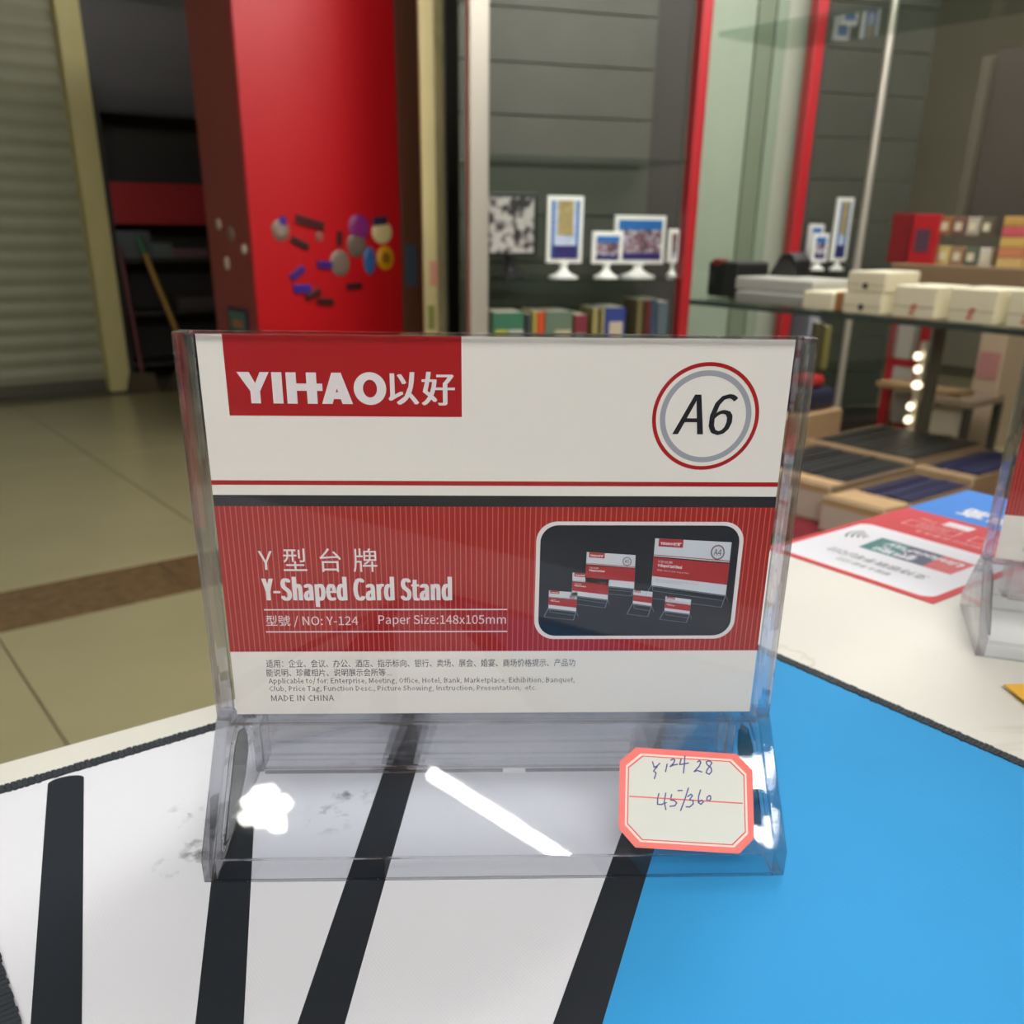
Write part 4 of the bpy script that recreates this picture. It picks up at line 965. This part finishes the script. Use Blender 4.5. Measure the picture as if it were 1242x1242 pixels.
    # inset picture with rounded corners
    def rr(x0, x1, z0, z1, rad, lay):
        ps = []
        for cx, cz, a0 in ((x1 - rad, z0 + rad, -90), (x1 - rad, z1 - rad, 0), (x0 + rad, z1 - rad, 90), (x0 + rad, z0 + rad, 180)):
            for k in range(9): a = math.radians(a0 + k * 90 / 8); ps.append(P(cx + rad * math.cos(a), cz + rad * math.sin(a), lay))
        return ps
    flat('inset_border', [(rr(10.4, 66.5, 58.0, 92.3, 5.6, 2), 0)], M_WHT, r)
    pn = flat('inset_picture', [(rr(11.5, 65.4, 59.0, 91.3, 4.8, 3), 0)], M_NAVY, r)
    if mini:
        def small(tl, tr, brr, bll, size, base, big):
            def Q(s, t, lay=4):
                x = (bll[0] * (1 - s) + brr[0] * s) * (1 - t) + (tl[0] * (1 - s) + tr[0] * s) * t
                z = (bll[1] * (1 - s) + brr[1] * s) * (1 - t) + (tl[1] * (1 - s) + tr[1] * s) * t
                return P(x, z, lay)
            def qd(s0, s1, t0, t1, lay): return [Q(s0, t0, lay), Q(s1, t0, lay), Q(s1, t1, lay), Q(s0, t1, lay)]
            mats = [mat('mini_white', (196, 200, 204), 0.4), mat('mini_red', (158, 34, 44), 0.4), M_BLK, M_LINE]
            pol = [(qd(0, 1, 0, 1, 4), 0), (qd(.05, .37, .84, 1, 5), 1), (qd(0, 1, .645, .66, 5), 1), (qd(0, 1, .60, .625, 5), 2), (qd(0, 1, .2, .6, 5), 1)]
            flat('pictured_card', pol, mats, r)
            def tx(s, s0, s1, t0, t1, m, **k): lettering('pictured_text', s, lambda a, b_: Q(s0 + (s1 - s0) * a, t0 + (t1 - t0) * b_, 6), m, r, res=1, **k)
            tx('YIHAO以好', .07, .35, .87, .94, M_WHT, bold=.02)
            if big >= 1:
                tx('Y型台牌', .06, .25, .50, .55, M_WHT); tx('Y-Shaped Card Stand', .06, .38, .40, .48, M_WHT, bold=.02)
            if big >= 2:
                tx('型號 / NO: Y-124   Paper Size', .06, .48, .32, .36, M_WHT)
                tx('Applicable to/ for: Enterprise, Meeting, Office, Hotel, Bank', .05, .62, .13, .155, M_TXT); tx('Club, Price Tag, Function Desc.', .05, .4, .09, .115, M_TXT)
            if size:
                cx, cz = .83, .80; kz = (tr[0] - tl[0]) / max(tl[1] - bll[1], .1)
                ps = []
                for k in range(24):
                    a, b2 = 2 * PI * k / 24, 2 * PI * (k + 1) / 24
                    ps.append(([Q(cx + ro * math.cos(t), cz + ro * kz * math.sin(t), 6) for ro, t in ((.075, a), (.092, a), (.092, b2), (.075, b2))], 0))
                flat('pictured_ring', ps, mat('mini_ring', (120, 90, 96), 0.4), r)
                tx(size, cx - .05, cx + .05, cz - .04 * kz, cz + .04 * kz, M_BLK)
            # clear foot drawn as pale lines
            bx0, bx1 = bll, brr; dz = base; ln = []
            def line(p, q_, w=.09):
                d = Vector((q_[0] - p[0], q_[1] - p[1])); 
                nn = Vector((-d.y, d.x)).normalized() * w
                ln.append(([P(p[0] - nn.x, p[1] - nn.y, 4), P(q_[0] - nn.x, q_[1] - nn.y, 4), P(q_[0] + nn.x, q_[1] + nn.y, 4), P(p[0] + nn.x, p[1] + nn.y, 4)], 0))
            line(bll, (bll[0] - dz * .45, bll[1] - dz)); line(brr, (brr[0] - dz * .25, brr[1] - dz)); line((bll[0] - dz * .45, bll[1] - dz), (brr[0] - dz * .25, brr[1] - dz), .05)
            line((bll[0], bll[1] - .25), (brr[0], brr[1] - .25)); line((bll[0] + .4, bll[1] - dz * .45), (brr[0] - .4, brr[1] - dz * .45), .05); line((bll[0] + .4, bll[1]), (bll[0] + .4, bll[1] - dz * .45), .05)
            line(brr, (brr[0] + dz * .25, brr[1] - dz * .55), .05)
            line(tl, bll, .04); line(tr, brr, .04)
            flat('pictured_foot', ln, M_LINE, r)
        small((42.4, 87.7), (63.3, 86.6), (63.2, 71.2), (42.3, 74.2), 'A4', 3.6, 2)
        small((24.1, 83.8), (37.4, 82.9), (37.6, 73.2), (24.1, 74.6), 'A5', 2.2, 1)
        small((20.5, 77.9), (30.5, 77.0), (30.5, 69.9), (20.5, 71.3), 'A6', 2.4, 1)
        small((14.2, 72.7), (22.0, 72.0), (21.9, 66.4), (14.2, 67.4), 'A7', 2.6, 1)
        small((37.5, 72.8), (42.8, 72.2), (42.8, 68.0), (37.5, 68.8), '', 3.2, 0)
        small((46.5, 70.9), (53.7, 69.9), (53.6, 65.6), (46.5, 66.6), '', 2.6, 1)
    return r
card_stand('clear acrylic card stand in the foreground with a price sticker on its base', (0, 0, Z0 + 0.0003), 0, True)
card('red and white printed card in the foreground stand', (0, 0, Z0 + 0.0003), 0, True)
RZ2 = math.radians(-20.5)
c2, s2_ = math.cos(RZ2), math.sin(RZ2)
foot = onz(1183, 796, T)
S2 = (foot.x + 0.0788 * c2 - 0.0303 * s2_, foot.y + 0.0788 * s2_ + 0.0303 * c2, T + 0.0003)
card_stand('second clear acrylic card stand cut by the right edge of the photo', S2, RZ2, False)
card('red and white printed card in the stand at the right edge', S2, RZ2)

# ------------------------------------------------------------------ price sticker on the base
Zs = Z0 + 0.0003
p0 = Vector((0, -0.0303, Zs + 0.0074)); pd = Vector((0, 0.0273, 0.0271)).normalized(); pn_ = Vector((0, -pd.z, pd.y))
def onpanel(u, v, lift):
    d = ray(u, v); t = (p0 - CAM).dot(pn_) / d.dot(pn_); P = CAM + d * t; return P + pn_ * lift
def cz(x, y): return (740 + x / 6.537, 890 + y / 6.537)
SO = Vector((0.053, -0.02, Zs + 0.02))
sk = thing('price_sticker', 'coral edged octagonal price sticker with blue handwriting on the stand base', 'sticker', (0.053, onpanel(835, 970, 0).y, onpanel(835, 970, 0).z))
SO = Vector(sk.location)
def SP(pts, lift): return [onpanel(*cz(x, y), lift) - SO for x, y in pts]
outer = [(205, 108), (1000, 160), (1128, 292), (1142, 830), (1022, 952), (200, 902), (66, 750), (76, 215)]
M_CORAL = mat('sticker_coral', (228, 106, 98), 0.5); M_SP = mat('sticker_paper', (204, 206, 196), 0.5); M_SPK = mat('sticker_pale_line', (238, 208, 196), 0.5); M_SR = mat('sticker_red_line', (208, 84, 82), 0.5)
def solid(name, pts, l0, l1, m):
    a = SP(pts, l0); b_ = SP(pts, l1); n = len(pts)
    return MB().add(a + b_, [tuple(range(n)), tuple(range(2 * n - 1, n - 1, -1))] + [(i, (i + 1) % n, (i + 1) % n + n, i + n) for i in range(n)]).build(name, m, sk)
def inset(pts, k):
    cx = sum(p[0] for p in pts) / len(pts); cy = sum(p[1] for p in pts) / len(pts)
    dx = max(abs(p[0] - cx) for p in pts); dy = max(abs(p[1] - cy) for p in pts)
    return [(cx + (p[0] - cx) * (1 - k / dx), cy + (p[1] - cy) * (1 - k / dy)) for p in pts]
solid('border', outer, 0.00003, 0.00012, M_CORAL)
solid('pale_frame', inset(outer, 50), 0.00012, 0.00014, M_SPK)
solid('red_frame', inset(outer, 66), 0.00014, 0.00016, M_SR)
solid('writing_field', inset(outer, 76), 0.00016, 0.00018, M_SP)
solid('middle_rule', [(150, 491), (1050, 547), (1050, 558), (150, 502)], 0.00018, 0.0002, M_SR)
strokes = [[(335, 222), (348, 268), (372, 256), (394, 234)], [(374, 260), (343, 296), (364, 312), (349, 358)], [(452, 240), (438, 303)],
           [(480, 212), (498, 200), (512, 208), (504, 232), (474, 262), (498, 250), (535, 243)], [(562, 200), (550, 246), (622, 234)], [(592, 176), (588, 240), (580, 315)],
           [(690, 226), (708, 213), (718, 226), (704, 260), (664, 302), (692, 292), (728, 305)], [(806, 228), (780, 214), (760, 226), (768, 246), (800, 272), (804, 300), (784, 323), (760, 310), (768, 286), (790, 256), (806, 232)],
           [(386, 474), (376, 512), (374, 560), (404, 562), (446, 546)], [(440, 470), (428, 540), (441, 604)], [(487, 480), (478, 526), (508, 530), (527, 548), (512, 572), (472, 577)], [(535, 452), (572, 450)],
           [(620, 430), (592, 520), (557, 612)], [(612, 500), (640, 480), (652, 492), (628, 524), (656, 530), (658, 556), (630, 582), (600, 580)], [(716, 445), (700, 500), (698, 546), (718, 560), (738, 542), (726, 526), (704, 540)],
           [(786, 490), (768, 504), (766, 526), (784, 534), (797, 516), (795, 496), (786, 490)]]
hw = MB()
for s in strokes:
    for i in range(len(s) - 1):
        a, b_ = Vector(s[i]), Vector(s[i + 1]); d = (b_ - a).normalized(); nn = Vector((-d.y, d.x)) * 5.2; a = a - d * 2; b_ = b_ + d * 2
        hw.poly(SP([tuple(a - nn), tuple(b_ - nn), tuple(b_ + nn), tuple(a + nn)], 0.0002 + 0.000004 * (i % 2)))
hw.build('handwriting', mat('pen_ink_blue', (38, 44, 116), 0.4), sk)['label'] = 'blue pen handwriting'

# ------------------------------------------------------------------ flyer on the table
FO = onz(958, 657, T)
fa = math.radians(34.6)
fly = thing('payment_flyer', 'red, white and blue flyer lying at the far edge of the counter table', 'flyer', (FO.x, FO.y, T), fa)
mm = 0.001
zf = 0.0004
def fq(pts, z): return [(x * mm, y * mm, z) for x, y in pts]
MB().prism([(x * mm, y * mm) for x, y in [(-21, -101), (196, -101), (196, 1), (-21, 1)]], 0.0001, zf, 'z').build('sheet', mat('flyer_red', (204, 44, 54), 0.55, spec=0.2), fly)
flat('blue_field', [(fq([(121, -101), (196, -101), (196, 1), (121, 1)], zf + .00006), 0)], mat('flyer_blue', (40, 126, 214), 0.55, spec=0.2), fly)
def frr(x0, x1, y0, y1, rad, z):
    ps = []
    for cx, cz_, a0 in ((x1 - rad, y0 + rad, -90), (x1 - rad, y1 - rad, 0), (x0 + rad, y1 - rad, 90), (x0 + rad, y0 + rad, 180)):
        for k in range(7): a = math.radians(a0 + k * 15); ps.append(((cx + rad * math.cos(a)) * mm, (cz_ + rad * math.sin(a)) * mm, z))
    return ps
M_FW = mat('flyer_white', (232, 232, 238), 0.55, spec=0.2)
flat('white_panel', [(frr(-16.5, 68, -96.5, -3.5, 7, zf + .00006), 0)], M_FW, fly)
# tri-colour slanted emblem, read from the other side of the table
def fsk(x, y): return (x, y)
zz = zf + .00012
em = [([(24, -29), (24, -50), (50, -46), (50, -27)], 'flyer_teal', (18, 122, 118)), ([(24, -50), (24, -68), (50, -66), (50, -46)], 'flyer_navy', (38, 46, 92)), ([(24, -68), (24, -84), (50, -84), (50, -66)], 'flyer_red2', (206, 44, 54))]
for pts, n_, c in em: flat('emblem_panel', [(fq(pts, zz), 0)], mat(n_, c, 0.3), fly)
def ftxt(s, x0, x1, y0, y1, m, z=zf + .0002, name='flyer_text', **k):
    """text reads along +y with its top towards -x; (y0,y1) along the line, (x0,x1) top to foot"""
    return lettering(name, s, lambda a, b: ((x1 + (x0 - x1) * b) * mm, (y0 + (y1 - y0) * a) * mm, z), m, fly, **k)
ftxt('UnionPay', 38, 47, -81, -34, M_FW, bold=.012, shear=.2); ftxt('银联', 26, 37, -60, -34, M_FW, bold=.01)
ftxt('支持银联手机闪付', 4, 12, -80, -21, mat('flyer_grey_text', (84, 84, 90), 0.4)); ftxt('银联卡 手机 闪付', -5.5, 0, -66, -34, mat('flyer_grey_text', (84, 84, 90), 0.4))
# contactless waves
wv = []
for k in range(4):
    rad = 4 + 3.2 * k
    for j in range(8):
        a, b_ = [math.radians(-42 + 84 * (j + t) / 8) for t in (0, 1)]
        wv.append((fq([(43 + q_ * math.sin(t), -24 + q_ * math.cos(t)) for q_, t in ((rad - .6, a), (rad + .6, a), (rad + .6, b_), (rad - .6, b_))][::-1], zf + .00012), 0))
flat('contactless_mark', wv, mat('flyer_black', (40, 40, 44), 0.4), fly)
M_FP = mat('flyer_pale_red', (238, 168, 168), 0.3)
for y0 in (-50, -92):
    ftxt('Apple Pay', 101, 108, y0, y0 + 32, M_FP)
    flat('button_outline', [(fq([(x0_, y0), (x0_, y0 + 34), (x0_ + .8, y0 + 34), (x0_ + .8, y0)], zf + .0001), 0) for x0_ in (86, 97.5)] + [(fq([(86, yy), (97.5, yy), (97.5, yy + .8), (86, yy + .8)], zf + .0001), 0) for yy in (y0, y0 + 33)], M_FP, fly)
    ftxt('云闪付', 88.5, 95.5, y0 + 6, y0 + 26, M_FP)
flat('text_block', [(fq([(103, -50), (113, -50), (113, -33), (103, -33)], zf + .00014), 0)], M_FW, fly)
ftxt('银联手机闪付 优惠多多', 77, 82, -88, -30, M_FP)
ftxt('最高', 132, 154, -60, -24, M_FW, bold=.008); ftxt('立减', 132, 154, -98, -62, M_FW, bold=.008); ftxt('支付宝', 164, 172, -75, -50, mat('flyer_pale_blue', (130, 180, 232), 0.4))

# yellow note near the right edge
yn = onz(1218, 830, T + .002)
note = MB().prism([(0, 0), (0.002, -0.056), (0.056, -0.054), (0.055, 0.001)], 0, 0.0006, 'z').build('paper_note', mat('note_yellow', (246, 190, 60), 0.5))
note.location = (yn.x, yn.y, T + 0.0014); note.rotation_euler = (0.0, -0.02, 0.02); tag(note, 'yellow paper note in front of the second stand at the right edge', 'note')

# ------------------------------------------------------------------ ceiling lights
M_TUBE = emit('tube_glow', (255, 252, 248), TUBE_STRENGTH)
M_LAMPB = mat('lamp_housing', (220, 220, 216), 0.5)
for i, (x, y, a, ln) in enumerate(TUBES):  # all but the first are unseen tubes added to brighten the scene
    lab = ['slanting ceiling tube light behind the viewer over the card stand', 'added ceiling tube light behind the viewer slightly left', 'added ceiling tube light between counter and glass rack', 'added ceiling tube light at the left back of the shop', 'added ceiling tube light close before the dark glass cabinet', 'added ceiling tube light over the glass rack', 'added ceiling tube light farthest behind the viewer', 'added ceiling tube light before the glass cabinet', 'added ceiling tube light over the cartons of files', 'added ceiling tube light over the farther glass cabinet', 'added ceiling tube light behind the viewer on the right', 'added ceiling tube light far behind the viewer on the right', 'added ceiling tube light at the back behind the viewer'][i]
    t = thing('tube_light', lab, 'lamp', (x, y, CEIL), math.radians(a), 'ceiling tube lights')
    MB().box(-ln / 2 - .02, ln / 2 + .02, -0.025, 0.025, -0.035, 0).build('housing', M_LAMPB, t, bevel=0.004)
    MB().tube((-ln / 2, 0, -0.05), (ln / 2, 0, -0.05), 0.016, 12).build('tube', M_TUBE, t, smooth=True)
M_DOWN = emit('downlight_glow', (255, 250, 244), 40.0)
for k, (x, y, r_, lab, n) in enumerate([(-0.575, -1.335, 0.085, 'round ceiling spot cluster behind the viewer on the left', 13), (0.765, -1.23, 0.075, 'round ceiling spot cluster behind the viewer on the right', 8), (0.80, -1.43, 0.06, 'small ceiling spot cluster farthest behind on the right', 6)]):
    t = thing('downlight', lab, 'lamp', (x, y, CEIL), 0, 'ceiling downlights')
    MB().lathe([(r_ + .015, -0.02), (r_ + .015, 0), (0.001, 0)], 24).build('rim', M_LAMPB, t)
    for j in range(n):
        a = 2.4 * j + k; q_ = r_ * .75 * math.sqrt(j / n); sz = (1.0, .7, 1.15, .8)[j % 4]
        MB().lathe([(0.001, -0.034), (r_ * .24 * sz, -0.030), (r_ * .31 * sz, -0.0205), (0.001, -0.0205)], 14, c=(q_ * math.cos(a), q_ * math.sin(a), 0)).build('bulb_or_glint', M_DOWN, t)
